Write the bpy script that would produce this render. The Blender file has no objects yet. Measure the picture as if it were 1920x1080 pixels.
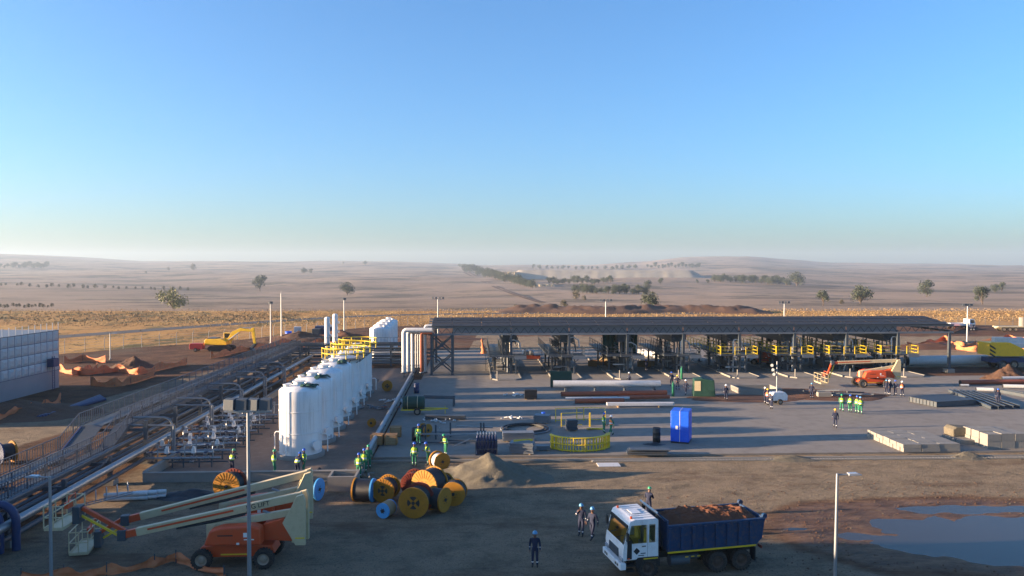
import bpy, bmesh, math, random
from mathutils import Vector, Matrix, noise
random.seed(7)
scene = bpy.context.scene
C = scene.collection
R = math.radians
# ------------------------------------------------------------------ camera
FPX, CAMH, HOR = 1450.0, 15.0, 505.0          # focal length in photo pixels, eye height, horizon row
PITCH = math.atan((540 - HOR) / FPX)
cam = bpy.data.cameras.new('camera'); camo = bpy.data.objects.new('camera', cam); C.objects.link(camo)
cam.sensor_width = 36; cam.lens = FPX / 1920 * 36
cam.clip_start = 0.5; cam.clip_end = 40000
camo.location = (0, 0, CAMH); camo.rotation_euler = (math.pi / 2 - PITCH, 0, 0)
scene.camera = camo
# ------------------------------------------------------------------ sky, sun, exposure
SUN_EL, SUN_AZ = R(8.0), R(6.0)               # light travels towards +X, a little towards +Y
world = bpy.data.worlds.new('World'); scene.world = world; world.use_nodes = True
wn = world.node_tree.nodes; wl = world.node_tree.links
sky = wn.new('ShaderNodeTexSky'); sky.sky_type = 'NISHITA'; sky.sun_disc = False
sky.sun_elevation = SUN_EL
to_sun = Vector((-math.cos(SUN_AZ), -math.sin(SUN_AZ), 0))
sky.sun_rotation = math.atan2(to_sun.x, to_sun.y)
sky.altitude = 0; sky.air_density = 1.0; sky.dust_density = 1.5; sky.ozone_density = 4.9
wl.new(sky.outputs[0], wn['Background'].inputs[0]); wn['Background'].inputs[1].default_value = 0.08
sun = bpy.data.lights.new('sun', 'SUN'); sun.energy = 4.4; sun.angle = R(0.5); sun.color = (1.0, 0.72, 0.46)
suno = bpy.data.objects.new('sun', sun); C.objects.link(suno)
ldir = Vector((math.cos(SUN_AZ) * math.cos(SUN_EL), math.sin(SUN_AZ) * math.cos(SUN_EL), -math.sin(SUN_EL)))
suno.rotation_euler = ldir.to_track_quat('-Z', 'Y').to_euler(); suno.location = (-50, 0, 60)
vs = scene.view_settings
vs.view_transform = 'Standard'; vs.look = 'None'; vs.gamma = 1; vs.exposure = 2.35; vs.use_curve_mapping = False
# ------------------------------------------------------------------ helpers
def G(u, v, z=0.0):
    """ground point seen at photo pixel (u, v), on the plane of height z"""
    x = (u - 960) / FPX; up = (540 - v) / FPX
    d = Vector((x, math.cos(PITCH) + up * math.sin(PITCH), -math.sin(PITCH) + up * math.cos(PITCH)))
    t = (z - CAMH) / d.z
    return Vector((d.x * t, d.y * t, z))
def ZAT(v, Y):
    up = (540 - v) / FPX
    return CAMH + Y * (-math.sin(PITCH) + up * math.cos(PITCH)) / (math.cos(PITCH) + up * math.sin(PITCH))
def XAT(u, Y): return (u - 960) / FPX * Y
class MB:
    def __init__(s): s.v = []; s.f = []; s.m = []; s.s = []; s.M = None
    def add(s, vs_, fs, mi=0, sm=False):
        o = len(s.v)
        if s.M is not None: vs_ = [s.M @ Vector(p) for p in vs_]
        s.v += [tuple(p) for p in vs_]
        for f in fs:
            s.f.append([o + i for i in f]); s.m.append(mi); s.s.append(sm)
        return s
    def box(s, x0, y0, z0, x1, y1, z1, mi=0):
        return s.add([(x0,y0,z0),(x1,y0,z0),(x1,y1,z0),(x0,y1,z0),(x0,y0,z1),(x1,y0,z1),(x1,y1,z1),(x0,y1,z1)],
              [(0,3,2,1),(4,5,6,7),(0,1,5,4),(1,2,6,5),(2,3,7,6),(3,0,4,7)], mi)
    def cb(s, c, d, mi=0, rz=0, ry=0, rx=0):
        Mx = Matrix.Translation(c) @ Matrix.Rotation(rz,4,'Z') @ Matrix.Rotation(ry,4,'Y') @ Matrix.Rotation(rx,4,'X')
        x, y, z = d[0]/2, d[1]/2, d[2]/2
        p = [Mx @ Vector(q) for q in [(-x,-y,-z),(x,-y,-z),(x,y,-z),(-x,y,-z),(-x,-y,z),(x,-y,z),(x,y,z),(-x,y,z)]]
        return s.add(p, [(0,3,2,1),(4,5,6,7),(0,1,5,4),(1,2,6,5),(2,3,7,6),(3,0,4,7)], mi)
    def beam(s, p0, p1, w, h, mi=0):
        p0 = Vector(p0); p1 = Vector(p1); d = (p1 - p0).normalized()
        a = d.cross(Vector((0,0,1)))
        if a.length < 1e-3: a = Vector((1,0,0))
        a.normalize(); b = a.cross(d)
        q = []
        for p in (p0, p1):
            for i, j in ((-1,-1),(1,-1),(1,1),(-1,1)): q.append(p + a*(w/2*i) + b*(h/2*j))
        return s.add(q, [(0,1,2,3),(7,6,5,4),(0,4,5,1),(1,5,6,2),(2,6,7,3),(3,7,4,0)], mi)
    def cyl(s, p0, p1, r0, r1=None, n=12, mi=0, caps=True, cmi=None):
        r1 = r0 if r1 is None else r1
        p0 = Vector(p0); p1 = Vector(p1); d = (p1 - p0).normalized()
        a = d.cross(Vector((0,0,1)))
        if a.length < 1e-3: a = Vector((1,0,0))
        a.normalize(); b = a.cross(d)
        q = []
        for p, r in ((p0, r0), (p1, r1)):
            for k in range(n):
                t = 2*math.pi*k/n; q.append(p + a*(r*math.cos(t)) + b*(r*math.sin(t)))
        s.add(q, [(k, (k+1) % n, n+(k+1) % n, n+k) for k in range(n)], mi, True)
        if caps:
            s.add(q[:n], [tuple(range(n))[::-1]], mi if cmi is None else cmi); s.add(q[n:], [tuple(range(n))], mi if cmi is None else cmi)
        return s
    def tube(s, pts, r, n=8, mi=0, caps=True):
        pts = [Vector(p) for p in pts]; rings = []; prev = None
        for i, p in enumerate(pts):
            d = (pts[min(i+1, len(pts)-1)] - pts[max(i-1, 0)]).normalized()
            if prev is None:
                a = d.cross(Vector((0,0,1)))
                if a.length < 1e-3: a = Vector((1,0,0))
            else: a = prev - d * prev.dot(d)
            a.normalize(); prev = a; b = a.cross(d)
            rr = r[i] if isinstance(r, (list, tuple)) else r
            rings.append([p + a*(rr*math.cos(2*math.pi*k/n)) + b*(rr*math.sin(2*math.pi*k/n)) for k in range(n)])
        q = [p for rg in rings for p in rg]; fs = []
        for i in range(len(pts)-1):
            fs += [(i*n+k, i*n+(k+1) % n, (i+1)*n+(k+1) % n, (i+1)*n+k) for k in range(n)]
        s.add(q, fs, mi, True)
        if caps: s.add(rings[0], [tuple(range(n))[::-1]], mi); s.add(rings[-1], [tuple(range(n))], mi)
        return s
    def lathe(s, prof, n=24, mi=0, sm=True, Mx=None):
        q = []
        for r, z in prof:
            for k in range(n):
                t = 2*math.pi*k/n; p = Vector((r*math.cos(t), r*math.sin(t), z)); q.append(Mx @ p if Mx else p)
        fs = []
        for i in range(len(prof)-1):
            fs += [(i*n+k, i*n+(k+1) % n, (i+1)*n+(k+1) % n, (i+1)*n+k) for k in range(n)]
        return s.add(q, fs, mi, sm)
    def prism(s, poly, y0, y1, mi=0):           # polygon in XZ pulled along Y
        n = len(poly)
        q = [(x, y0, z) for x, z in poly] + [(x, y1, z) for x, z in poly]
        fs = [tuple(range(n)), tuple(range(2*n-1, n-1, -1))] + [(k, n+k, n+(k+1) % n, (k+1) % n) for k in range(n)]
        return s.add(q, fs, mi)
    def prismz(s, poly, z0, z1, mi=0):          # polygon in XY pulled along Z
        n = len(poly)
        q = [(x, y, z0) for x, y in poly] + [(x, y, z1) for x, y in poly]
        fs = [tuple(range(n-1, -1, -1)), tuple(range(n, 2*n))] + [(k, (k+1) % n, n+(k+1) % n, n+k) for k in range(n)]
        return s.add(q, fs, mi)
    def mesh(s, name, mats):
        me = bpy.data.meshes.new(name); me.from_pydata(s.v, [], s.f)
        for m_ in (mats if isinstance(mats, (list, tuple)) else [mats]): me.materials.append(m_)
        me.polygons.foreach_set('material_index', s.m); me.polygons.foreach_set('use_smooth', s.s)
        me.update(); return me
    def build(s, name, mats, parent=None, bevel=0, fix=True):
        me = s.mesh(name, mats)
        if fix:
            bm = bmesh.new(); bm.from_mesh(me); bmesh.ops.recalc_face_normals(bm, faces=bm.faces); bm.to_mesh(me); bm.free()
        o = bpy.data.objects.new(name, me); C.objects.link(o)
        if parent: o.parent = parent
        if bevel:
            b = o.modifiers.new('bevel', 'BEVEL'); b.width = bevel; b.segments = 2; b.limit_method = 'ANGLE'
        return o
def tag(o, label=None, cat=None, group=None, kind=None):
    for k, v in (('label', label), ('category', cat), ('group', group), ('kind', kind)):
        if v: o[k] = v
    return o
def thing(name, label, cat, loc=(0,0,0), rz=0, group=None, kind=None):
    o = bpy.data.objects.new(name, None); C.objects.link(o); o.empty_display_size = .2
    o.location = loc; o.rotation_euler = (0, 0, rz); return tag(o, label, cat, group, kind)
def inst(name, me, parent=None, loc=(0,0,0), rz=0, rot=None, sc=None):
    o = bpy.data.objects.new(name, me); C.objects.link(o); o.parent = parent; o.location = loc
    o.rotation_euler = rot if rot else (0, 0, rz)
    if sc: o.scale = sc if isinstance(sc, (tuple, list)) else (sc, sc, sc)
    return o
def copy_tree(o, parent=None):
    c = o.copy(); C.objects.link(c); c.parent = parent
    for ch in list(o.children): copy_tree(ch, c)
    return c
YAW = R(3.0)                                      # the plant's grid is turned a little against the view
SX = Vector((math.cos(YAW), math.sin(YAW), 0)); SY = Vector((-math.sin(YAW), math.cos(YAW), 0))
# ------------------------------------------------------------------ materials
def nodes_of(name):
    m = bpy.data.materials.new(name); m.use_nodes = True
    nt = m.node_tree; return m, nt, nt.nodes, nt.links, nt.nodes['Principled BSDF']
def N(nt, t, **kw):
    n = nt.nodes.new(t)
    for k, v in kw.items():
        if k in n.inputs: n.inputs[k].default_value = v
        else: setattr(n, k, v)
    return n
def mat(name, col, rough=.6, metal=0.0, var=.18, scale=2.0, dirt=None, dirt_amt=.35, bump=0.0, bscale=30, spec=.4):
    m, nt, ns, ln, bs = nodes_of(name)
    tc = N(nt, 'ShaderNodeTexCoord')
    n1 = N(nt, 'ShaderNodeTexNoise', Scale=scale, Detail=6.0, Roughness=.65)
    ln.new(tc.outputs['Object'], n1.inputs['Vector'])
    mx = N(nt, 'ShaderNodeMix', data_type='RGBA')
    mx.inputs[6].default_value = tuple(max(0, c*(1-var)) for c in col) + (1,)
    mx.inputs[7].default_value = tuple(min(1, c*(1+var)) for c in col) + (1,)
    ln.new(n1.outputs['Fac'], mx.inputs[0]); out = mx.outputs[2]
    if dirt:
        n2 = N(nt, 'ShaderNodeTexNoise', Scale=scale*2.7, Detail=8.0, Roughness=.7)
        ln.new(tc.outputs['Object'], n2.inputs['Vector'])
        mr = N(nt, 'ShaderNodeMapRange'); mr.inputs[1].default_value = .48; mr.inputs[2].default_value = .72; mr.inputs[4].default_value = dirt_amt
        ln.new(n2.outputs['Fac'], mr.inputs[0])
        m2 = N(nt, 'ShaderNodeMix', data_type='RGBA'); m2.inputs[7].default_value = tuple(dirt) + (1,)
        ln.new(mr.outputs[0], m2.inputs[0]); ln.new(out, m2.inputs[6]); out = m2.outputs[2]
    ln.new(out, bs.inputs['Base Color'])
    bs.inputs['Roughness'].default_value = rough; bs.inputs['Metallic'].default_value = metal
    bs.inputs['Specular IOR Level'].default_value = spec
    if bump:
        n3 = N(nt, 'ShaderNodeTexNoise', Scale=bscale, Detail=5.0)
        ln.new(tc.outputs['Object'], n3.inputs['Vector'])
        bp = N(nt, 'ShaderNodeBump', Strength=bump, Distance=.05); ln.new(n3.outputs['Fac'], bp.inputs['Height'])
        ln.new(bp.outputs[0], bs.inputs['Normal'])
    return m
DUST = (.22, .13, .08)
M = {}
M['steel'] = mat('galvanised_steel', (.30,.32,.34), .45, .6, .2, 1.5)
M['steel_dark'] = mat('painted_structural_steel', (.055,.07,.085), .5, .0, .25, 1.2, DUST, .2)
M['steel_grey'] = mat('grey_painted_steel', (.16,.18,.20), .5, .1, .2, 1.5, DUST, .2)
M['roof'] = mat('dark_roof_sheet', (.03,.038,.05), .75, 0, .3, .8, (.09,.08,.07), .3, spec=.15)
M['rail_dark'] = mat('dull_handrail_steel', (.085,.095,.115), .6, .1, .25, 1.5)
M['steel_blue'] = mat('blue_painted_steel', (.016,.034,.10), .5, .0, .2, 1.5)
M['pipe_silver'] = mat('aluminium_cladding', (.27,.28,.29), .4, .7, .12, 2.0)
M['white'] = mat('white_tank_paint', (.62,.61,.585), .45, 0, .06, .8, (.45,.40,.34), .25)
def streaked(name, col, dirt, amt):
    m = mat(name, col, .45, 0, .06, .8); nt = m.node_tree; ln = nt.links; bs = nt.nodes['Principled BSDF']
    src = bs.inputs['Base Color'].links[0].from_socket
    tc = N(nt, 'ShaderNodeTexCoord'); mp = N(nt, 'ShaderNodeMapping'); mp.inputs['Scale'].default_value = (5,5,.35); ln.new(tc.outputs['Object'], mp.inputs[0])
    n = N(nt, 'ShaderNodeTexNoise', Scale=1.0, Detail=7.0, Roughness=.7); ln.new(mp.outputs[0], n.inputs['Vector'])
    mr = N(nt, 'ShaderNodeMapRange'); mr.inputs[1].default_value = .5; mr.inputs[2].default_value = .75; mr.inputs[4].default_value = amt; ln.new(n.outputs['Fac'], mr.inputs[0])
    mx = N(nt, 'ShaderNodeMix', data_type='RGBA'); mx.inputs[7].default_value = dirt + (1,); ln.new(mr.outputs[0], mx.inputs[0]); ln.new(src, mx.inputs[6]); ln.new(mx.outputs[2], bs.inputs['Base Color']); return m
M['white'] = streaked('white_tank_paint', (.72,.71,.69), (.30,.25,.20), .45)
M['white_pipe'] = mat('white_pipe_coating', (.54,.54,.53), .5, 0, .1, 1.5, DUST, .25)
M['orange_pipe'] = mat('rust_red_primer_pipe', (.32,.085,.04), .6, 0, .25, 1.5, (.15,.06,.04), .4)
M['yellow'] = mat('yellow_safety_paint', (.72,.50,.02), .5, 0, .1, 2.0, DUST, .15)
M['yellow_mach'] = mat('yellow_machine_paint', (.80,.48,.02), .45, 0, .1, 1.0, DUST, .3)
M['orange'] = mat('orange_machine_paint', (.56,.075,.02), .45, 0, .12, 1.0, DUST, .25)
M['cream'] = mat('cream_machine_paint', (.52,.43,.26), .5, 0, .08, 1.0, DUST, .25)
M['rubber'] = mat('tyre_rubber', (.022,.021,.02), .85, 0, .3, 6.0, (.14,.10,.07), .6)
M['rim'] = mat('dusty_wheel_rim', (.30,.24,.18), .6, .1, .2, 3.0, DUST, .5)
M['black'] = mat('black_plastic', (.018,.018,.02), .55, 0, .3, 3.0)
M['black_tarp'] = mat('black_sheeting', (.02,.022,.026), .5, 0, .3, 3.0, bump=.6, bscale=6)
M['green_tarp'] = mat('dark_green_tarpaulin', (.012,.05,.035), .6, 0, .3, 2.0, bump=.6, bscale=5)
M['blue_tarp'] = mat('bright_blue_wrapping', (.01,.09,.62), .4, 0, .12, 2.0, bump=.5, bscale=5)
M['blue'] = mat('blue_truck_paint', (.009,.04,.105), .5, 0, .3, 1.6, (.10,.07,.05), .7, .1, 20)
M['blue_flange'] = mat('light_blue_drum_paint', (.05,.30,.62), .6, 0, .15, 3.0, DUST, .25)
M['yel_flange'] = mat('yellow_drum_paint', (.38,.165,.010), .65, 0, .2, 3.0, (.18,.09,.03), .5)
M['red_flange'] = mat('dark_red_drum_paint', (.20,.035,.02), .7, 0, .25, 3.0)
M['wood'] = mat('raw_timber', (.36,.24,.13), .8, 0, .3, 5.0)
M['crate'] = mat('weathered_crate_timber', (.28,.15,.06), .85, 0, .3, 5.0)
M['cable'] = mat('black_cable', (.025,.026,.03), .5, 0, .3, 9.0)
M['cable_white'] = mat('white_cable', (.6,.6,.6), .5, 0, .1, 6.0)
M['concrete'] = mat('weathered_concrete', (.23,.215,.19), .85, 0, .15, 1.2, (.20,.16,.12), .35, .25, 25)
M['concrete_lt'] = mat('pale_precast_concrete', (.215,.205,.185), .85, 0, .12, 2.5, (.30,.26,.2), .3, .3, 30)
M['soil'] = mat('red_brown_soil', (.115,.05,.027), .95, 0, .35, 2.5, (.06,.03,.018), .6, 1.0, 7)
M['soil_dark'] = mat('dark_brown_soil', (.085,.045,.028), .95, 0, .35, 2.0, (.16,.08,.045), .5, 1.0, 6)
M['gravel'] = mat('crushed_stone', (.135,.118,.085), .95, 0, .3, 3.0, (.07,.06,.045), .5, 1.0, 14)
M['net'] = mat('orange_barrier_netting', (.52,.16,.065), .8, 0, .25, .8, (.54,.28,.13), .6)
M['lamp_glass'] = mat('floodlight_glass', (.35,.37,.4), .15, .2, .1, 3)
M['glass'] = mat('dark_window_glass', (.03,.035,.03), .08, 0, .2, 2, spec=.8)
M['skin'] = mat('skin', (.12,.06,.04), .6, 0, .1, 10)
M['navy'] = mat('navy_overall_cloth', (.014,.02,.05), .85, 0, .3, 8)
M['green'] = mat('green_overall_cloth', (.02,.17,.09), .85, 0, .25, 8)
M['hivis'] = mat('yellow_green_vest_cloth', (.55,.72,.05), .8, 0, .12, 8)
M['hivis_o'] = mat('orange_vest_cloth', (.85,.20,.06), .8, 0, .12, 8)
M['reflect'] = mat('reflective_tape', (.7,.7,.7), .35, 0, .05, 8)
M['boot'] = mat('boot_leather', (.03,.024,.02), .7, 0, .2, 8)
for k_, c_ in (('hat_blue',(.02,.10,.50)),('hat_green',(.02,.28,.14)),('hat_white',(.8,.8,.78)),('hat_yellow',(.8,.5,.03)),('hat_lblue',(.10,.30,.50))):
    M[k_] = mat(k_.replace('hat_', 'helmet_plastic_'), c_, .3, 0, .05, 4)
M['bark'] = mat('tree_bark', (.09,.065,.045), .9, 0, .3, 4)
def leafmat(name, a, b):
    m, nt, ns, ln, bs = nodes_of(name)
    oi = N(nt, 'ShaderNodeNewGeometry'); cr = N(nt, 'ShaderNodeMix', data_type='RGBA')
    cr.inputs[6].default_value = a + (1,); cr.inputs[7].default_value = b + (1,)
    ln.new(oi.outputs['Random Per Island'], cr.inputs[0]); ln.new(cr.outputs[2], bs.inputs['Base Color'])
    bs.inputs['Roughness'].default_value = .7; return m
M['leaf'] = leafmat('dark_eucalyptus_leaves', (.022,.034,.018), (.055,.068,.034))
M['leaf_y'] = leafmat('yellow_green_willow_leaves', (.10,.11,.03), (.20,.19,.06))
M['leaf_b'] = leafmat('dull_bush_leaves', (.05,.05,.03), (.11,.09,.05))
# ------------------------------------------------------------------ the land
def lerp(a, b, t): return a + (b - a) * t
def sstep(a, b, x):
    t = min(1, max(0, (x - a) / (b - a))); return t*t*(3 - 2*t)
def interp(tab, x):
    if x <= tab[0][0]: return tab[0][1]
    for (x0, y0), (x1, y1) in zip(tab, tab[1:]):
        if x <= x1: return lerp(y0, y1, sstep(x0, x1, x)*.5 + .5*(x - x0)/(x1 - x0))
    return tab[-1][1]
PROF = [(0,0),(275,0),(340,-3.5),(500,-8.5),(800,-12.8),(1200,-14),(2000,-7),(2600,1),(8000,40)]
RIDGE = [(-900,150),(-300,140),(0,128),(120,105),(250,80),(500,70),(690,76),(800,62),(900,48),(1100,47),(1190,66),(1290,104),(1400,112),(1480,84),(1560,60),(1750,52),(1850,46),(2000,42),(2800,60)]
def H(x, y):
    if y < 240: 
        z = 0.0
    elif y < 2600: z = interp(PROF, y)
    else:
        u = 960 + FPX * x / y
        rg = interp(RIDGE, u)
        if y < 5500: z = lerp(1, rg, sstep(2500, 5700, y)*.6 + .4*(y-2600)/2900)
        else: z = rg - (y - 5500) * .03
    if y > 300:
        k = sstep(300, 1500, y)
        z += k * 10 * noise.noise(Vector((x*.0021, y*.0013, 3.1))) + k * 3.2 * noise.noise(Vector((x*.007, y*.0045, 7.7))) + k * 1.0 * noise.noise(Vector((x*.022, y*.013, 2.2)))
        if y > 2600: z += 9 * sstep(2600, 4000, y) * noise.noise(Vector((x*.0009, y*.0006, 1.3)))
    return z
def pud(x, y):                                     # how deep the muddy hollow is at the right
    e = ((x - 27.5)/9.5)**2 + ((y - 42.8)/4.6)**2
    n = noise.noise(Vector((x*.22, y*.45, 0)))*.55 + noise.noise(Vector((x*.8, y*1.3, 5)))*.38
    a = max(0, 1.0 - e + n)
    e2 = ((x - 29)/7.5)**2 + ((y - 48.2)/1.1)**2
    b = max(0, .75 - e2 + n)
    e3 = ((x - 16.5)/2.5)**2 + ((y - 44.6)/.6)**2
    c = max(0, .45 - e3 + n*.8)
    return min(1, max(a, b, c))
FENCE = [(-118,78),(-80,138),(-60,161),(-36,200),(0,223),(37,222),(90,213),(133,205),(210,190)]
def fence_y(x):
    for (x0, y0), (x1, y1) in zip(FENCE, FENCE[1:]):
        if x0 <= x <= x1: return lerp(y0, y1, (x-x0)/(x1-x0))
    return 60 if x < -118 else 185
def ground_height(x, y):
    z = H(x, y)
    if y < 62 and -30 < x < 60:
        z += .022*noise.noise(Vector((x*.5, y*.7, 2))) - .012
        if x > 10: z -= .13 * pud(x, y)
    return z
ys = []
y = -90.0
while y < 7600:
    ys.append(y)
    y += 6 if y < 28 else .45 if y < 64 else 1.3 if y < 240 else max(3.0, (y-200)*.022)
xs = [0.0]
x = 0.0
while x < 460:
    x += .6 if x < 34 else 1.3 if x < 95 else 1.3 + (x-95)*.12
    xs.append(x)
xs = [-a for a in xs[:0:-1]] + xs
gv, gc = [], []
for y in ys:
    k = max(1.0, (1.35*y + 120) / 460)
    for x0 in xs:
        x = x0 * k
        gv.append((x, y, ground_height(x, y)))
        nz = noise.noise(Vector((x*.07, y*.07, 4)))*7 + noise.noise(Vector((x*.3, y*.3, 9)))*2
        inside = sstep(5, -3, y - fence_y(x) + nz*.7) * sstep(-150, -118, x + nz) * sstep(230, 190, x + nz)
        grav = 0
        if y < 75: grav = sstep(66, 60, y + nz*.2) * sstep(-32, -24, x + nz*.3)
        # hauled-over gravel apron behind the canopy and the grey access road at the left
        if 118 < y < 200 and x > -8: grav = max(grav, .75*sstep(190, 165, y + nz*2))
        if x < -30 and 40 < y < 145: grav = max(grav, .8*sstep(5.5, 3.5, abs(x + 42 - (y-100)*.12 + nz*.1)))
        mud = 0
        if y < 62 and x > 8:
            mud = max(sstep(.0, .12, pud(x, y)), sstep(9.5, 5.5, math.hypot((x-27)*.55, (y-43.5)*1.15) + nz*.5),
                      .7*sstep(2.6, 1.2, abs(y - 44.5 + nz*.15))*sstep(11, 15, x))
        gc.append((inside, grav, mud, 1))
nx = len(xs)
gf = [(j*nx+i, j*nx+i+1, (j+1)*nx+i+1, (j+1)*nx+i) for j in range(len(ys)-1) for i in range(nx-1)]
me = bpy.data.meshes.new('ground'); me.from_pydata(gv, [], gf)
ca = me.color_attributes.new('zone', 'FLOAT_COLOR', 'POINT')
ca.data.foreach_set('color', [c for q in gc for c in q])
me.polygons.foreach_set('use_smooth', [True]*len(gf))
ground = bpy.data.objects.new('ground', me); C.objects.link(ground); tag(ground, 'open dry veld and bare site soil', 'ground', kind='structure')

def ground_material():
    m, nt, ns, ln, bs = nodes_of('site_soil_and_dry_veld')
    geo = N(nt, 'ShaderNodeNewGeometry'); sp = N(nt, 'ShaderNodeSeparateXYZ'); ln.new(geo.outputs['Position'], sp.inputs[0])
    zc = N(nt, 'ShaderNodeVertexColor', layer_name='zone'); zs = N(nt, 'ShaderNodeSeparateColor'); ln.new(zc.outputs[0], zs.inputs[0])
    def nz(scale, detail=6, rough=.6, stretch=None):
        n = N(nt, 'ShaderNodeTexNoise', Scale=scale, Detail=float(detail), Roughness=rough)
        if stretch:
            mp = N(nt, 'ShaderNodeMapping'); mp.inputs['Scale'].default_value = stretch
            ln.new(geo.outputs['Position'], mp.inputs[0]); ln.new(mp.outputs[0], n.inputs['Vector'])
        else: ln.new(geo.outputs['Position'], n.inputs['Vector'])
        return n.outputs['Fac']
    def ramp(f, stops):
        r = N(nt, 'ShaderNodeValToRGB'); e = r.color_ramp.elements
        while len(e) < len(stops): e.new(.5)
        for q, (p, c) in zip(e, stops): q.position = p; q.color = c + (1,)
        ln.new(f, r.inputs[0]); return r.outputs[0]
    def mix(f, a, b):
        x = N(nt, 'ShaderNodeMix', data_type='RGBA')
        for s_, v_ in ((0, f), (6, a), (7, b)):
            if isinstance(v_, (int, float)): x.inputs[s_].default_value = v_
            elif isinstance(v_, tuple): x.inputs[s_].default_value = v_ + (1,)
            else: ln.new(v_, x.inputs[s_])
        return x.outputs[2]
    def mrange(f, a, b, c=0., d=1.):
        x = N(nt, 'ShaderNodeMapRange'); x.interpolation_type = 'SMOOTHSTEP'
        for i, v_ in enumerate((a, b, c, d)): x.inputs[i+1].default_value = v_
        ln.new(f, x.inputs[0]); return x.outputs[0]
    def mul(a, b, op='MULTIPLY'):
        x = N(nt, 'ShaderNodeMath', operation=op)
        for i, v_ in enumerate((a, b)):
            if isinstance(v_, (int, float)): x.inputs[i].default_value = v_
            else: ln.new(v_, x.inputs[i])
        return x.outputs[0]
    veld = ramp(nz(.0022, 9, .65, (1, .55, 1)), [(.34,(.09,.07,.055)),(.44,(.23,.168,.12)),(.54,(.29,.215,.155)),(.66,(.13,.105,.08))])
    veld = mix(mrange(nz(.009, 9, .75, (.6, .5, 1)), .48, .60, 0, .8), veld, (.06,.055,.04))
    gold = ramp(nz(.05, 9, .72, (1, .45, 1)), [(.28,(.14,.085,.03)),(.45,(.36,.19,.06)),(.60,(.46,.27,.09)),(.8,(.30,.17,.06))])
    gold = mix(mul(mrange(nz(.09, 8, .75, (1, .5, 1)), .50, .60), mrange(sp.outputs['X'], -10, -70, 0, .9)), gold, (.075,.075,.03))
    yy = mul(sp.outputs['Y'], mul(nz(.02, 4), 120), 'ADD')
    col = mix(mrange(yy, 345, 430), gold, veld)
    soil = ramp(nz(.25, 10, .7), [(.30,(.035,.019,.012)),(.48,(.09,.043,.024)),(.62,(.13,.066,.038)),(.8,(.075,.04,.025))])
    soil = mix(mrange(nz(.06, 6, .6), .55, .7, 0, .7), soil, (.12,.088,.06))
    col = mix(mrange(mul(zs.outputs[0], mul(nz(.5, 5), -.5), 'ADD'), .12, .38), col, soil)
    grav = ramp(nz(.5, 12, .75), [(.30,(.10,.078,.052)),(.47,(.215,.165,.11)),(.58,(.275,.21,.138)),(.75,(.16,.118,.076))])
    grav = mix(mrange(nz(7., 5, .85), .53, .64, 0, .8), grav, (.23,.195,.15))
    grav = mix(mrange(nz(9.5, 4, .85), .53, .63, 0, .8), grav, (.09,.07,.05))
    grav = mix(mrange(nz(.13, 7, .7, (.55, 1.6, 1)), .52, .66, 0, .7), grav, (.10,.058,.034))
    trk = nz(1.0, 6, .7, (.16, 1.1, 1))
    grav = mix(mrange(trk, .57, .68, 0, .4), grav, (.08,.06,.042))
    col = mix(mrange(mul(zs.outputs[1], mul(nz(.8, 6, .7), -.6), 'ADD'), .0, .30), col, grav)
    mud = ramp(nz(.9, 10, .75, (.45, 1.2, 1)), [(.32,(.045,.024,.014)),(.48,(.11,.058,.032)),(.62,(.19,.11,.06)),(.8,(.10,.06,.035))])
    mf = mrange(mul(zs.outputs[2], mul(nz(.7, 8, .75, (.5, 1.3, 1)), -.9), 'ADD'), -.18, .30)
    col = mix(mf, col, mud)
    ln.new(col, bs.inputs['Base Color'])
    ro = N(nt, 'ShaderNodeMix'); ro.inputs[2].default_value = .95; ro.inputs[3].default_value = .55
    ln.new(mrange(zs.outputs[2], .6, 1.0), ro.inputs[0]); ln.new(ro.outputs[0], bs.inputs['Roughness'])
    bs.inputs['Specular IOR Level'].default_value = .2
    near = mrange(sp.outputs['Y'], 300, 120)
    h1 = mul(mul(nz(2.2, 10, .75), 1.0), mul(nz(1.0, 6, .6, (.3, 3.0, 1)), .5), 'ADD')
    wv = N(nt, 'ShaderNodeTexWave', Scale=.55, Distortion=5.0, Detail=3.0); wv.inputs['Detail Scale'].default_value = .35
    mpw = N(nt, 'ShaderNodeMapping'); mpw.inputs['Rotation'].default_value = (0,0,R(78)); mpw.inputs['Scale'].default_value = (1,.35,1)
    ln.new(geo.outputs['Position'], mpw.inputs[0]); ln.new(mpw.outputs[0], wv.inputs['Vector'])
    rut = mul(mrange(wv.outputs['Fac'], .55, .9), mrange(nz(.10, 4), .46, .60))
    h1 = mul(mul(h1, mul(nz(11., 4, .8), .55), 'ADD'), mul(rut, -.45), 'ADD')
    hb = mul(h1, near)
    b1 = N(nt, 'ShaderNodeBump', Strength=1.0, Distance=.22); ln.new(hb, b1.inputs['Height'])
    hf = nz(.12, 10, .75)
    b2 = N(nt, 'ShaderNodeBump', Strength=.6, Distance=2.5); ln.new(mul(hf, mrange(sp.outputs['Y'], 180, 320)), b2.inputs['Height'])
    ln.new(b1.outputs[0], b2.inputs['Normal']); ln.new(b2.outputs[0], bs.inputs['Normal'])
    return m
me.materials.append(ground_material())

def flat(name, pts, z, m, label, cat, kind='structure', thick=0.0):
    b = MB()
    b.prismz([(p[0], p[1]) for p in pts], z - max(thick, .003), z)
    o = b.build(name, m); return tag(o, label, cat, kind=kind)
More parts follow.
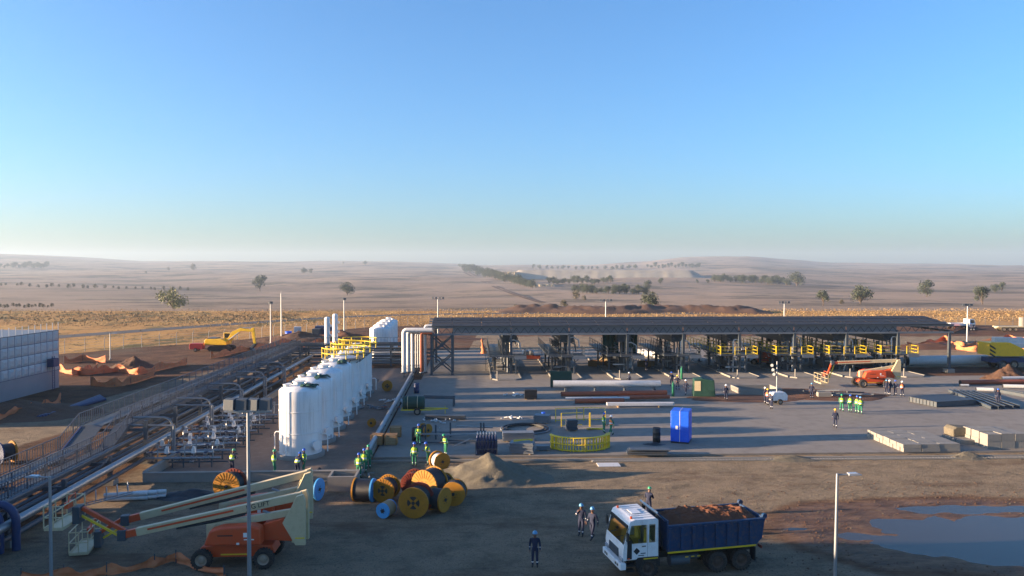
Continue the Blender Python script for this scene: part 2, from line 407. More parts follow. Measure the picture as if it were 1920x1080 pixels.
# muddy water standing in the hollow
def water_material():
    m, nt, ns, ln, bs = nodes_of('muddy_water')
    bs.inputs['Base Color'].default_value = (.045,.034,.026,1); bs.inputs['Roughness'].default_value = .22
    bs.inputs['Specular IOR Level'].default_value = .17
    geo = N(nt, 'ShaderNodeNewGeometry'); n = N(nt, 'ShaderNodeTexNoise', Scale=3.0, Detail=3.0); ln.new(geo.outputs['Position'], n.inputs['Vector'])
    bp = N(nt, 'ShaderNodeBump', Strength=.04, Distance=.05); ln.new(n.outputs['Fac'], bp.inputs['Height']); ln.new(bp.outputs[0], bs.inputs['Normal'])
    return m
b = MB(); b.add([(12,36.5,-.05),(44,36.5,-.05),(44,51,-.05),(12,51,-.05)], [(0,1,2,3)])
tag(b.build('puddle_water', water_material(), fix=False), 'broad muddy puddle reflecting the blue sky', 'puddle', kind='structure')
# tarred road passing outside the fence
def strip(path, w, z):
    b = MB(); q = []
    for i, p in enumerate(path):
        a = Vector(path[max(i-1,0)]); c = Vector(path[min(i+1,len(path)-1)]); d = (c - a).normalized(); n = Vector((-d.y, d.x))
        for s_ in (-1, 1): q.append((p[0]+n.x*w/2*s_, p[1]+n.y*w/2*s_, z))
    b.add(q, [(2*i, 2*i+1, 2*i+3, 2*i+2) for i in range(len(path)-1)]); return b
def smooth_path(pts, k=8):
    out = []
    for i in range(len(pts)-1):
        p0, p1, p2, p3 = [Vector(pts[min(max(j,0),len(pts)-1)]) for j in (i-1,i,i+1,i+2)]
        for t in range(k):
            t /= k; out.append(.5*((2*p1)+(p2-p0)*t+(2*p0-5*p1+4*p2-p3)*t*t+(3*p1-p0-3*p2+p3)*t**3))
    out.append(Vector(pts[-1])); return out
M['asphalt'] = mat('worn_asphalt', (.055,.055,.06), .9, 0, .2, .3)
RD = smooth_path([(-230,-20),(-150,90),(-101,171),(-74,216),(-53,243),(-26,258),(20,266),(70,262)])
tag(strip(RD, 7.5, .03).build('road', M['asphalt'], fix=False), 'tarred road curving past the site fence', 'road', kind='structure')
# concrete yard
SLAB = .15
A = G(700, 861); Bp = G(1920, 851)
yard = [A, Bp + SX*30, Bp + SX*34 + SY*42, A + SX*75 + SY*43, A + SX*0 + SY*42]
def slab_mat():
    m = mat('broomed_concrete_slab', (.215,.19,.160), .85, 0, .2, .3, (.12,.098,.078), .6, .15, 18)
    return m
M['slab'] = slab_mat()
edge = A + SY*43
flat('concrete_yard', [A, Bp + SX*45, Bp + SX*49 + SY*44, edge], SLAB, M['slab'], 'broad concrete yard striped by long shadows', 'yard', thick=.3)
# apron under and behind the canopy
ap = [edge + SX*.0, edge + SX*92, edge + SX*92 + SY*26, edge + SY*26]
flat('concrete_apron', [edge + SX*1 + SY*.01, edge + SX*62 + SY*.01, edge + SX*60 + SY*38, edge + SX*1 + SY*38], SLAB-.004, M['slab'], 'concrete lanes under the loading canopy', 'paving', thick=.3)
# air
hz, nt, ns, ln, bs = nodes_of('pale_morning_haze')
ns.remove(bs); pv = N(nt, 'ShaderNodeVolumePrincipled'); pv.inputs['Color'].default_value = (.60,.77,.98,1)
pv.inputs['Density'].default_value = .0001; pv.inputs['Anisotropy'].default_value = .2
ln.new(pv.outputs[0], ns['Material Output'].inputs['Volume'])
b = MB(); b.box(-12500, -420, -28, 12500, 7900, 185)
tag(b.build('haze', hz), 'pale bluish morning haze over the plain', 'haze', kind='stuff')
# ------------------------------------------------------------------ storage tanks in their bund
ORD = ['first','second','third','fourth','fifth','sixth','seventh','eighth','ninth','tenth','eleventh','twelfth']
def tank_shell_mesh(r, h):
    b = MB()
    prof = [(r, 0)] + [(r, h*k/6) for k in range(1, 7)] + [(r*.97, h+.06), (r*.88, h+.17), (r*.70, h+.30), (r*.4, h+.40), (.02, h+.44)]
    b.lathe(prof, 40); return b
TR, TH = 1.66, 5.0
shell_me = tank_shell_mesh(TR, TH).mesh('shell', M['white'])
b = MB(); b.lathe([(TR+.22,0),(TR+.22,.34),(TR+.02,.36),(.1,.36)], 36); plinth_me = b.mesh('plinth', M['concrete'])
b = MB()
for zz in (1.7, 3.4): b.lathe([(TR+.002,zz-.03),(TR+.03,zz-.03),(TR+.03,zz+.03),(TR+.002,zz+.03)], 40)
seam_me = b.mesh('stiffening_ring', M['white'])
b = MB(); b.cyl((0,0,0),(0,0,.38),.22,n=14); b.cyl((0,0,.38),(0,0,.44),.30,n=14); nozzle_me = b.mesh('nozzle', M['white'])
b = MB(); b.cyl((0,0,0),(0,0,.25),.42,n=18); b.cyl((0,0,.25),(0,0,.32),.52,n=18); b.beam((-.5,0,.36),(.5,0,.36),.05,.05); man_me = b.mesh('top_manway', M['white'])
b = MB(); b.cyl((TR-.1,0,.75),(TR+.3,0,.75),.30,n=16); b.cyl((TR+.3,0,.75),(TR+.36,0,.75),.40,n=16); sidem_me = b.mesh('side_manway', M['white'])
b = MB(); b.tube([(TR+.12,0,TH+.1),(TR+.12,0,.5),(TR+.3,0,.35)],.035,6); gauge_me = b.mesh('level_pipe', M['white'])
b = MB(); b.tube([(TR+.0,0,1.5),(TR+.5,0,1.5),(TR+.62,0,1.35),(TR+.62,0,.1)],.05,8,0)
b.cyl((TR+.55,0,1.25),(TR+.9,0,1.25),.02,n=6,mi=1)
b.lathe([(.17,-.015),(.2,0),(.17,.015)],14,1,True,Matrix.Translation((TR+.9,0,1.25)) @ Matrix.Rotation(math.pi/2,4,'Y'))
valve_me = b.mesh('outlet_valve', [M['white'], M['steel_dark']])
def crumple(name, m, rx, ry, h, seed):
    b = MB(); n, k = 9, 9; q = []
    for j in range(k):
        for i in range(n):
            x = (i/(n-1)*2-1); y = (j/(k-1)*2-1)
            z = h*(1-.5*(x*x+y*y)) + .22*h*noise.noise(Vector((x*2.3+seed, y*2.3, seed)))*3
            q.append((x*rx*(1+.2*noise.noise(Vector((y*2,seed,1)))), y*ry*(1+.2*noise.noise(Vector((x*2,seed,4)))), max(z, -.06)))
    b.add(q, [(j*n+i, j*n+i+1, (j+1)*n+i+1, (j+1)*n+i) for j in range(k-1) for i in range(n-1)]); return b.mesh(name, m)
cover_me = [crumple('sheet_cover', M['green_tarp'], .75, .55, .3, s_) for s_ in (1.3, 4.1)]
b = MB()
PR = 2.3
b.lathe([(TR*.75, 0),(PR,0),(PR,.09),(TR*.75,.09)], 32, 0, False)
plat_me = b.mesh('platform', M['steel_dark'])
def ring_rail(r, z0, a0, a1, posts):
    b = MB(); n = 28
    for zz in (.55, 1.08): b.tube([(r*math.cos(a0+(a1-a0)*k/n), r*math.sin(a0+(a1-a0)*k/n), z0+zz) for k in range(n+1)], .05, 6)
    b2 = MB(); b2.cyl((0,0,z0),(0,0,z0+1.1),.05,n=6)
    return b, b2
tanks = []
labels_t = ['white storage tank nearest the camera, half lit by low sun','second white tank of the row, dark green sheet on its dome','third white tank of the row, nozzles on a bare white dome','fourth white tank of the row, just before the yellow railings','first tank of the row with yellow platform railing on top','second of the tanks carrying a yellow railed top platform','farthest tank of the long row, with yellow top railing']
for i in range(7):
    p = Vector((-17, 61.9, 0)) + SY*5.25*i
    t = thing('storage_tank', labels_t[i], 'tank', p, YAW, 'white tanks standing in a row')
    inst('plinth', plinth_me, t); inst('shell', shell_me, t, (0,0,.36)); inst('stiffening_ring', seam_me, t, (0,0,.36))
    inst('top_manway', man_me, t, (-.1,0,.36+TH+.36)); inst('nozzle', nozzle_me, t, (-.95,-.55,.36+TH+.08)); inst('nozzle', nozzle_me, t, (-1.0,.5,.36+TH+.08), 0, None, .8)
    inst('nozzle', nozzle_me, t, (.35,1.0,.36+TH+.12), 0, None, .8)
    inst('side_manway', sidem_me, t, (0,0,.36), R(-38)); inst('level_pipe', gauge_me, t, (0,0,.36), R(-115)); inst('outlet_valve', valve_me, t, (0,0,.36), R(-12)); inst('outlet_valve', valve_me, t, (0,0,.36), R(165))
    if i in (0, 1, 3):
        inst('sheet_cover', cover_me[0], t, (.75,-.5,.36+TH+.28), .6*i, None, .9)
        if i: inst('sheet_cover', cover_me[1], t, (-.9,.1,.36+TH+.25), 1.1*i, None, .75)
    if i >= 4:
        inst('platform', plat_me, t, (0,0,.36+TH+.12))
        rb, pb = ring_rail(PR-.06, .36+TH+.2, R(-170), R(150), 12)
        rb.build('guard_rail', M['yellow'], t); pm = pb.mesh('rail_post', M['yellow'])
        for k in range(11):
            a = R(-170 + 32*k); inst('rail_post', pm, t, ((PR-.06)*math.cos(a), (PR-.06)*math.sin(a), 0))
        kb = MB()
        for k in range(10):
            a = R(36*k+10); kb.beam((TR*.98*math.cos(a),TR*.98*math.sin(a),.36+TH-.35),((PR-.1)*math.cos(a),(PR-.1)*math.sin(a),.36+TH+.11),.06,.08)
        kb.build('bracket', M['steel_dark'], t)
    tanks.append(t)
# second group of tanks farther off
for k in range(4):
    p = Vector((XAT(712+5.5*k, 126+6*k), 126+6*k, 0))
    t = thing('storage_tank', ['nearest tank of the far white cluster beside the tall white pipes','second tank of the far white cluster behind the cross rack','third tank of the far white cluster, mostly hidden','rearmost tank of the far white cluster'][k], 'tank', p, YAW, 'white tanks in the far cluster')
    inst('plinth', plinth_me, t); inst('shell', shell_me, t, (0,0,.36)); inst('top_manway', man_me, t, (0,0,.36+TH+.36)); inst('nozzle', nozzle_me, t, (.8,-.6,.36+TH+.1)); inst('side_manway', sidem_me, t, (0,0,.36), R(-60))
# two slim white columns
for k, (u, vt) in enumerate(((613, 594), (628, 588))):
    Y = 121 + 2.5*k; X = XAT(u, Y); zt = ZAT(vt, Y)
    t = thing('vent_stack', ['shorter of the two slim white columns behind the yellow railings','taller of the two slim white columns behind the yellow railings'][k], 'column', (X, Y, 0), 0, 'slim white columns')
    b = MB(); b.cyl((0,0,0),(0,0,zt-.25),.42,n=18); b.lathe([(.42,zt-.25),(.34,zt-.08),(.12,zt),(.01,zt)],18); b.build('shell', M['white'], t)
    for zz in (zt-1.4, zt-2.9):
        b = MB(); b.cyl((.40,-.1,zz),(.62,-.1,zz),.16,n=10); b.cyl((.62,-.1,zz),(.66,-.1,zz),.24,n=10); b.build('side_nozzle', M['white'], t)
    b = MB(); b.cyl((0,0,0),(0,0,.3),.6,n=16); b.build('skirt', M['steel_dark'], t)
# bund walls
def wall_seg(p0, p1, h, w, name, label, m='concrete', n=6):
    p0 = Vector(p0); p1 = Vector(p1); L = (p1-p0).length; a = math.atan2(p1.y-p0.y, p1.x-p0.x)
    t = thing(name, label, 'wall', p0, a)
    k = max(1, int(L/n))
    bb = MB(); bb.box(0,-w/2,-.05,L/k-.015,w/2,h); mm = bb.mesh('wall_panel', M[m])
    for i in range(k): inst('wall_panel', mm, t, (L/k*i, 0, 0))
    c = MB(); c.box(-.03,-w/2-.04,h+.003,L+.03,w/2+.04,h+.06); c.build('coping', M[m], t)
    return t
BA = Vector((-26.0, 54.2, 0)); BB = Vector((-11.0, 54.9, 0))
wall_seg(BA, BB, .62, .25, 'bund_wall', 'low concrete bund wall in front of the valve piping')
wall_seg(BA + SY*.3, BA + SY*64, .62, .25, 'bund_wall', 'low concrete bund wall running beside the pipe rack columns')
wall_seg(BB + SY*.3, BB + SY*51, .55, .28, 'bund_wall', 'low bund wall between the tanks and the concrete yard')
flat('bund_floor', [BA + SX*.2 + SY*.2, BB - SX*.2 + SY*.2, BB - SX*.2 + SY*62, BA + SX*.2 + SY*62], .03, mat('bund_floor_screed', (.16,.11,.08), .9, 0, .25, .6, (.24,.19,.15), .5, .3, 12), 'brown screeded floor inside the tank bund', 'floor', thick=.05)
b = MB(); b.tube([BB + SY*4 + Vector((0,0,.82)), BB + SY*50 + Vector((0,0,.82))], .2, 12)
p_ = thing('pipeline', 'long grey pipe lying on the bund wall beside the yard', 'pipe', BB)
o = b.build('pipe', M['steel'], p_); o.location = -BB
for k in range(9):
    sb = MB(); sb.cb(BB + SY*(5+5.4*k) + Vector((0,0,.66)) - BB, (.5,.12,.1), rz=YAW); sb.build('pipe_saddle', M['steel_dark'], p_)
# ------------------------------------------------------------------ pipe rack along the left
def railing(path, h, name, m, par, step=.32, bars=True, mid=True):
    b = MB()
    pts = [Vector(p) for p in path]
    up = Vector((0,0,h))
    for p, q in zip(pts, pts[1:]):
        b.beam(p+up, q+up, .06, .05); 
        if mid: b.beam(p+up*.12, q+up*.12, .05, .05)
        L = (q-p).length; n = max(1, int(L/step))
        for i in range(n):
            c = p.lerp(q, i/n); w = .075 if i % 6 == 0 else .03
            if bars or i % 6 == 0: b.beam(c, c+up, w, w)
    return b.build(name, M[m], par)
rack = thing('pipe_rack', 'long steel pipe rack with railed walkways climbing away at left', 'pipe rack', (0,0,0), YAW)
def RZ(bb): return 1.85 if bb < 57.6 else 3.0 if bb > 60.4 else lerp(1.85, 3.0, (bb-57.6)/2.8)
for a0, nm in ((-29.9,'handrail'),(-27.5,'handrail'),(-26.6,'handrail')):
    sh = 0 if a0 < -28 else 1.5
    railing([(a0, 34, 1.85),(a0, 57.6+sh, 1.85),(a0, 60.4+sh, 3.0),(a0, 122, 3.0)], 1.0, nm, 'rail_dark', rack)
for a0, a1 in ((-29.9,-28.4),(-27.5,-26.6)):
    b = MB(); 
    for (b0, z0), (b1, z1) in (((34,1.85),(58.2,1.85)),((58.2,1.85),(61,3.0)),((61,3.0),(122,3.0))):
        b.add([(a0,b0,z0),(a1,b0,z0),(a1,b1,z1),(a0,b1,z1),(a0,b0,z0-.06),(a1,b0,z0-.06),(a1,b1,z1-.06),(a0,b1,z1-.06)],[(0,1,2,3),(7,6,5,4),(0,4,5,1),(1,5,6,2),(2,6,7,3),(3,7,4,0)])
    b.build('walkway_deck', M['steel_dark'], rack)
for a0 in (-29.95, -26.5):
    for z0, z1, b0, b1 in ((1.55,1.55,34,58),(1.55,2.7,58,60.8),(2.7,2.7,60.8,122)):
        b = MB(); b.beam((a0,b0,z0+.08),(a0,b1,z1+.08),.14,.34); b.build('edge_beam', M['steel_blue' if a0 < -29 else 'steel_dark'], rack)
colb = MB(); colb.box(-.13,-.13,0,.13,.13,1); col_me = colb.mesh('column', M['steel_dark'])
pb_ = MB(); pb_.box(-.4,-.4,-.05,.4,.4,.35); ped_me = pb_.mesh('footing', M['concrete'])
for k in range(15):
    bb = 37 + 6*k
    for a0 in (-25.2, -29.6):
        h = RZ(bb)-.3
        if a0 > -26: h = 2.0 if bb < 58 else 3.3
        inst('column', col_me, rack, (a0, bb, 0), 0, None, (1,1,h)); inst('footing', ped_me, rack, (a0, bb, 0))
    b = MB(); b.beam((-29.9,bb,RZ(bb)-.42),(-25.0,bb,RZ(bb)-.42),.16,.22); b.beam((-29.9,bb,.95),(-25.0,bb,.95),.14,.2); b.build('cross_beam', M['steel_dark'], rack)
    if k % 2 == 0:
        b = MB(); b.beam((-25.2,bb,.4),(-25.2,bb+6,1.9),.08,.08); b.build('brace', M['steel_dark'], rack)
for a0, z0, r0, m in ((-24.7,1.35,.24,'pipe_silver'),(-25.7,1.28,.16,'steel_dark'),(-26.4,1.22,.12,'steel_dark'),(-27.2,1.25,.16,'steel_dark'),(-28.2,1.25,.2,'steel_dark'),(-25.6,2.18,.14,'steel_dark'),(-24.9,.55,.16,'steel_dark')):
    b = MB(); b.cyl((a0,33,z0),(a0,121,z0+ (.25 if m == 'pipe_silver' else 0)),r0,n=14); b.build('pipe', M[m], rack)
for k in range(5):                                # bent goal-post frames beside the rack
    bb = 62 + 9*k
    b = MB(); b.tube([(-23.6,bb,.0),(-23.6,bb,2.9),(-23.8,bb,3.2),(-24.2,bb,3.35),(-26.6,bb,3.35)],.09,8); b.build('pipe_support_frame', M['steel_grey'], rack)
    b = MB(); b.cyl((-23.2,bb-.6,.2),(-23.2,bb-.6,2.8),.11,n=8); b.cyl((-23.2,bb-.6,2.8),(-26.5,bb-.6,2.85),.09,n=8); b.build('riser_pipe', M['steel_grey'], rack)
# cross rack towards the canopy
xr = thing('cross_pipe_rack', 'dark steel pipe rack crossing behind the white tanks', 'pipe rack', Vector((0,0,0)), YAW)
for k in range(7):
    a0 = -29.5 + 3.4*k
    for bb in (120.5, 123.5):
        inst('column', col_me, xr, (a0, bb, 0), 0, None, (1,1,3.4))
for zz, w in ((3.3,.3),(2.4,.22),(1.2,.22)):
    for bb in (120.5, 123.5):
        b = MB(); b.beam((-30,bb-.14,zz),(-8.5,bb-.14,zz),.16,w); b.build('long_beam', M['steel_dark'], xr)
railing([(-30,120.2,3.45),(-9,120.2,3.45)], 1.0, 'handrail', 'rail_dark', xr, .5)
for zz, m, r0 in ((2.7,'steel_dark',.16),(2.0,'white_pipe',.14),(1.5,'steel_dark',.18),(.9,'white_pipe',.16),(.4,'steel_grey',.2)):
    b = MB(); b.cyl((-30,121.3,zz),(-8.5,121.3,zz),r0,n=12); b.build('pipe', M[m], xr)
# big dark bends beside the rack, bottom left
for k in range(3):
    b = MB(); x0 = -27.6 + .55*k; yy = 40.0 + .5*k
    q = [(-34, yy, 2.45)] + [(x0 - .9 + .9*math.sin(t), yy, 1.55 + .9*math.cos(t)) for t in [math.pi/2*i/7 for i in range(8)]] + [(x0, yy, 0)]
    b.tube(q, .21, 14)
    tag(b.build('bent_pipe', M['steel_blue']), 'dark blue pipe bend, %s of three beside the railed rack' % ['nearest','middle','rearmost'][k], 'pipe', 'dark blue pipe bends')
# ------------------------------------------------------------------ valve manifold in the bund
def valve_mesh(kind):
    b = MB(); b.cyl((-.22,0,0),(-.16,0,0),.17,n=10); b.cyl((.16,0,0),(.22,0,0),.17,n=10); b.cyl((-.16,0,0),(.16,0,0),.12,n=10); b.cyl((0,0,0),(0,0,.42),.05,n=8)
    if kind == 0: b.lathe([(.16,-.02),(.2,0),(.16,.02)],12,1,True,Matrix.Translation((0,0,.45))); b.beam((-.16,0,.45),(.16,0,.45),.03,.03,1)
    else: b.cb((0,0,.55),(.26,.24,.34),2); b.cb((0,.02,.80),(.18,.2,.14),2)
    return b.mesh('valve', [M['pipe_silver'], M['steel_blue'], M['white']])
vm = [valve_mesh(0), valve_mesh(1)]
st = MB(); st.box(-.05,-.05,0,.05,.05,1); st.box(-.2,-.2,0,.2,.2,.04); sup_me = st.mesh('support', M['steel_dark'])
for k in range(8):
    yy = 58.0 + 2.45*k; p = Vector((-24.6,0,0)) + SY*yy
    t = thing('valve_manifold', '%s row of valve piping counted from the bund\'s front wall' % ORD[k], 'pipework', p, YAW, 'rows of valve piping in the bund')
    for j, (zz, dy, r0, m, L) in enumerate(((.75,0,.09,'pipe_silver',5.6),(.35,.45,.06,'steel_dark',6.0),(1.15,.25,.06,'white_pipe',5.0))):
        b = MB(); b.cyl((0,dy,zz),(L,dy,zz),r0,n=8); b.build('pipe', M[m], t)
    for j in range(5):
        x0 = .5 + 1.05*j + random.uniform(-.2,.2)
        inst('valve', vm[(j+k) % 2], t, (x0, 0, .75)); inst('support', sup_me, t, (x0+.4, 0, 0), 0, None, (1,1,.7))
        if j % 2 == 0:
            b = MB(); hh = random.uniform(1.3,1.9); b.tube([(x0+.5,0,.75),(x0+.5,0,hh),(x0+.56,.06,hh+.08),(x0+.9,.3,hh+.08)],.05,8); b.build('riser', M['pipe_silver'], t)
            b = MB(); b.cb((x0+.5,0,hh+.25),(.2,.18,.26)); b.build('gauge_box', M['pipe_silver'], t)
        else: inst('valve', vm[0], t, (x0-.3, .45, .35), 0, None, .7)
# ------------------------------------------------------------------ loading canopy
P0 = Vector((XAT(809, 108.6), 108.6, 0))
def t_of(u, P=P0):
    k = (u - 960)/FPX; return (k*P.y - P.x)/(math.cos(YAW) - k*math.sin(YAW))
cols = [t_of(u) for u in (809, 848, 958, 1067, 1176, 1281, 1386, 1489, 1587, 1683, 1779)]
can = thing('loading_canopy', 'long dark steel canopy roof on columns spanning the loading bays', 'canopy', P0, YAW)
CT = cols[-1]
ZB, ZT = 5.85, 6.85
for z0, h in ((ZB, .26), (ZT, .24)):
    b = MB(); b.beam((-.5,-.3,z0),(CT+.6,-.3,z0),.22,h); b.build('front_chord', M['steel_grey'], can)
    b = MB(); b.beam((-.5,14.3,z0),(CT+.6,14.3,z0),.22,h); b.build('rear_chord', M['steel_dark'], can)
M['grey_sheet'] = mat('plain_grey_sheet', (.20,.21,.23), .5, 0, .15, .5)
for i in range(len(cols)-1):
    x0, x1 = cols[i], cols[i+1]
    b = MB(); n = max(4, int((x1-x0)/.62)); n += n % 2
    for k in range(n):
        za, zb = (ZB+.12, ZT-.12) if k % 2 == 0 else (ZT-.12, ZB+.12)
        b.beam((lerp(x0+.2,x1-.2,k/n),-.3,za),(lerp(x0+.2,x1-.2,(k+1)/n),-.3,zb),.07,.07)
    b.build('lattice', M['steel_dark'], can)
    if 1 <= i <= 8:
        b = MB(); b.box(x0+.1,-.06,ZB+.14,x1-.1,-.03,ZT-.14); b.build('skylit_backing', M['grey_sheet'], can)  # lighter grey sheet stands in for the skylit inside behind the lattice
    # roof sheets with gaps between the strips
    nb = 2 if i else 1
    for k in range(nb):
        xa, xb = lerp(x0,x1,k/nb)+.06, lerp(x0,x1,(k+1)/nb)-.06
        for (ya, za, yb, zb) in ((-.75,7.02,1.35,7.24),(1.62,7.30,3.55,7.50),(3.85,7.56,6.0,7.80),(6.25,7.78,10.4,7.40),(10.7,7.37,15.2,6.98)):
            q = MB(); q.add([(xa,ya,za),(xb,ya,za),(xb,yb,zb),(xa,yb,zb),(xa,ya,za+.07),(xb,ya,za+.07),(xb,yb,zb+.07),(xa,yb,zb+.07)],[(3,2,1,0),(4,5,6,7),(0,1,5,4),(1,2,6,5),(2,3,7,6),(3,0,4,7)])
            q.build('roof_panel', M['roof'], can)
for yv, zv in ((-.4,6.97),(1.48,7.2),(3.7,7.42),(6.1,7.66),(10.5,7.25),(14.6,6.9)):
    b = MB(); b.beam((-.5,yv,zv),(CT+.6,yv,zv),.12,.2); b.build('purlin', M['steel_grey'], can)
b = MB(); b.box(-.17,-.17,0,.17,.17,1); b.box(-.3,-.3,0,.3,.3,.01); ccol = b.mesh('column', M['steel_dark'])
for i, x0 in enumerate(cols):
    for yv in (-.3, 14.3):
        if i == len(cols)-1 or yv < 0 or i % 2 == 0: inst('column', ccol, can, (x0, yv, .1), 0, None, (1,1,ZB-.1))
    b = MB(); b.beam((x0,-.3,ZB+.2),(x0,14.3,ZB+.2),.16,.3); b.beam((x0,-.3,ZT),(x0,6.0,7.6),.12,.18); b.beam((x0,6.0,7.6),(x0,14.5,6.85),.12,.18); b.build('rafter', M['steel_dark'], can)
b = MB(); b.box(-.55,-.55,-.05,.55,.55,.55); inst('column_base', b.mesh('column_base', M['concrete']), can, (CT,-.3,0))
# braced trestle at the left end
for x0 in (cols[0], cols[1]): inst('column', ccol, can, (x0, 3.0, .1), 0, None, (1,1,ZB-.1))
for yv in (-.3, 3.0):
    for k in range(2):
        z0 = .5 + 2.6*k; z1 = z0 + 2.5
        b = MB(); b.beam((cols[0],yv,z0),(cols[1],yv,z1),.16,.18); b.build('cross_brace', M['steel_dark'], can)
        b = MB(); b.beam((cols[1],yv+.02,z0),(cols[0],yv+.02,z1),.16,.18); b.build('cross_brace', M['steel_dark'], can)
        b = MB(); b.cb(((cols[0]+cols[1])/2,yv-.1,(z0+z1)/2),(.5,.06,.5)); b.build('gusset_plate', M['steel_dark'], can)
# loading platforms
def bay(i, x0, yel):
    rm = 'yellow' if yel else 'steel_dark'
    looks = ['dark railed loading platform, leftmost under the canopy','dark railed loading platform, second from the left under the canopy','dark loading platform hung with green sheeting under the canopy','dark railed loading platform just left of the yellow railed ones',
             'leftmost loading platform with yellow railings under the canopy','second loading platform with yellow railings under the canopy','third yellow railed loading platform, behind the orange boom lift','rightmost yellow railed loading platform under the canopy']
    t = thing('loading_platform', looks[i], 'platform', P0 + SX*x0, YAW, 'loading platforms under the canopy')
    DZ = 2.95
    b = MB(); b.box(-3.1,-1.5,DZ-.2,-1.3,15.5,DZ); b.build('deck', M['steel_dark'], t)
    b = MB(); b.box(-1.28,-2.2,DZ-.2,2.0,1.2,DZ); b.build('front_deck', M['steel_dark'], t)
    b = MB(); b.box(.4,-2.25,DZ-.45,2.05,-2.2,DZ); b.build('kick_plate', M['steel_grey'], t)
    for path in ([(-3.05,15.4,DZ),(-3.05,-1.4,DZ),(-1.4,-1.4,DZ)], [(.3,-2.1,DZ),(1.95,-2.1,DZ),(1.95,1.1,DZ)], [(-1.25,-2.1,DZ),(-.5,-2.1,DZ)], [(-1.35,2.0,DZ),(-1.35,15.4,DZ)]):
        railing(path, 1.1, 'guard_rail', rm, t, 1.0/4*1.1, False); 
        bb_ = MB()
        for p, q in zip(path, path[1:]):
            bb_.beam(Vector(p)+Vector((0,0,.6)), Vector(q)+Vector((0,0,.6)), .05, .05)
        bb_.build('mid_rail', M[rm], t)
    for yv in (2.2, 7.0, 12.0):
        b = MB(); b.box(-2.32,yv-.12,.1,-2.08,yv+.12,DZ-.2); b.build('leg', M['steel_dark'], t)
        b = MB()
        for s_ in (-1, 1): b.beam((-2.2,yv,DZ-1.0),(-2.2+.9*s_,yv,DZ-.2),.09,.09)
        b.build('knee_brace', M['steel_dark'], t)
        b = MB(); b.box(-2.6,yv-.4,.1,-1.8,yv+.4,.42); b.build('footing', M['concrete'], t)
    b = MB(); b.box(.55,-1.1,.1,.75,-.9,DZ-.2); b.build('leg', M['steel_dark'], t)
    b = MB(); b.beam((.65,-1.0,DZ-1.1),(1.7,-1.0,DZ-.2),.09,.09); b.build('knee_brace', M['steel_dark'], t)
    rg = random.Random(i)
    for k in range(5):                              # loading arms and meter skids
        yv = .3 + 2.6*k + rg.uniform(-.4,.4); xx = rg.uniform(-.9,.3)
        b = MB(); hh = rg.uniform(4.2,5.4)
        b.tube([(xx,yv,.2),(xx,yv,hh),(xx+.15,yv,hh+.2),(xx+.5,yv,hh+.25),(xx+1.3,yv+.3,hh-.2),(xx+1.4,yv+.3,hh-1.3)],.09,8); b.build('loading_arm', M['steel_grey' if k % 2 else 'white_pipe'], t)
        b = MB(); b.cyl((xx-.4,yv+.6,.3),(xx-.4,yv+.6,rg.uniform(2.0,4.8)),.15,n=10); b.build('meter_pipe', M['steel_grey'], t)
        b = MB(); b.cb((xx+rg.uniform(-.3,.4),yv+.9,rg.uniform(1.0,4.2)),(rg.uniform(.5,.9),.5,rg.uniform(.5,1.0))); b.build('control_box', M[rg.choice(['steel_dark','steel_grey','steel_dark','white'])], t)
        b = MB(); zz = rg.uniform(.7,1.8); b.cyl((-1.9,yv,zz),(1.0,yv,zz),.1,n=8); b.build('manifold_pipe', M[rg.choice(['steel_dark','steel_grey','white_pipe'])], t)
        vv = inst('valve', vm[k % 2], t, (xx-.2,yv,zz), 0, None, 1.3)
    for k in range(4):
        b = MB(); zz = 3.5+.5*k; b.beam((-1.2,0,zz),(-1.2,13,zz),.08,.1); b.build('cable_tray', M['steel_dark'], t)
    b = MB(); b.box(-1.15,1.6,4.5,.9,12.0,5.65); b.build('dark_mass_box', M['steel_dark'], t)  # dark box added to make the canopy interior darker and fuller
    b = MB(); b.box(-.7,2.2,.3,.35,8.4,1.5 if i > 3 else 2.5); b.build('dark_mass_skid', M['steel_dark'], t, .03)  # low dark mass added likewise to deepen the bay
    for k in range(9):
        xx, yv = rg.uniform(-1.1,.9), rg.uniform(.5,13); b = MB(); b.cyl((xx,yv,.2),(xx,yv,rg.uniform(2.6,5.8)),rg.choice((.07,.1,.16)),n=8); b.build('standpipe', M['steel_dark'], t)
    if i == 2:
        for (xa, xb, ya) in ((-3.0,-.6,3.0),(.2,2.3,3.4)):
            b = MB(); n = 12; q = []
            for k in range(n+1):
                x = lerp(xa, xb, k/n); dy = .12*math.sin(k*1.7)
                q += [(x, ya+dy, 5.7), (x, ya+dy*1.6, 2.4)]
            b.add(q, [(2*k,2*k+1,2*k+3,2*k+2) for k in range(n)], 0, True); o = b.build('hanging_sheet', M['green_tarp'], t, fix=False)
            sm = o.modifiers.new('s','SOLIDIFY'); sm.thickness = .03
    # stair going down at the back, ladder
    b = MB()
    for k in range(10): b.box(-3.0,15.6+.28*k,DZ-.2-.28*k,-1.5,15.85+.28*k,DZ-.16-.28*k)
    b.build('stair_tread', M['steel_dark'], t)
    b = MB()
    for s_ in (-.22,.22): b.beam((-3.3+s_,4,.1),(-3.3+s_,4,DZ+.9),.05,.05)
    for k in range(11): b.beam((-3.52,4,.3+.27*k),(-3.08,4,.3+.27*k),.03,.03)
    b.build('ladder', M['steel_dark'], t)
    return t
bays = [bay(i, cols[i+2], i >= 4) for i in range(8)]
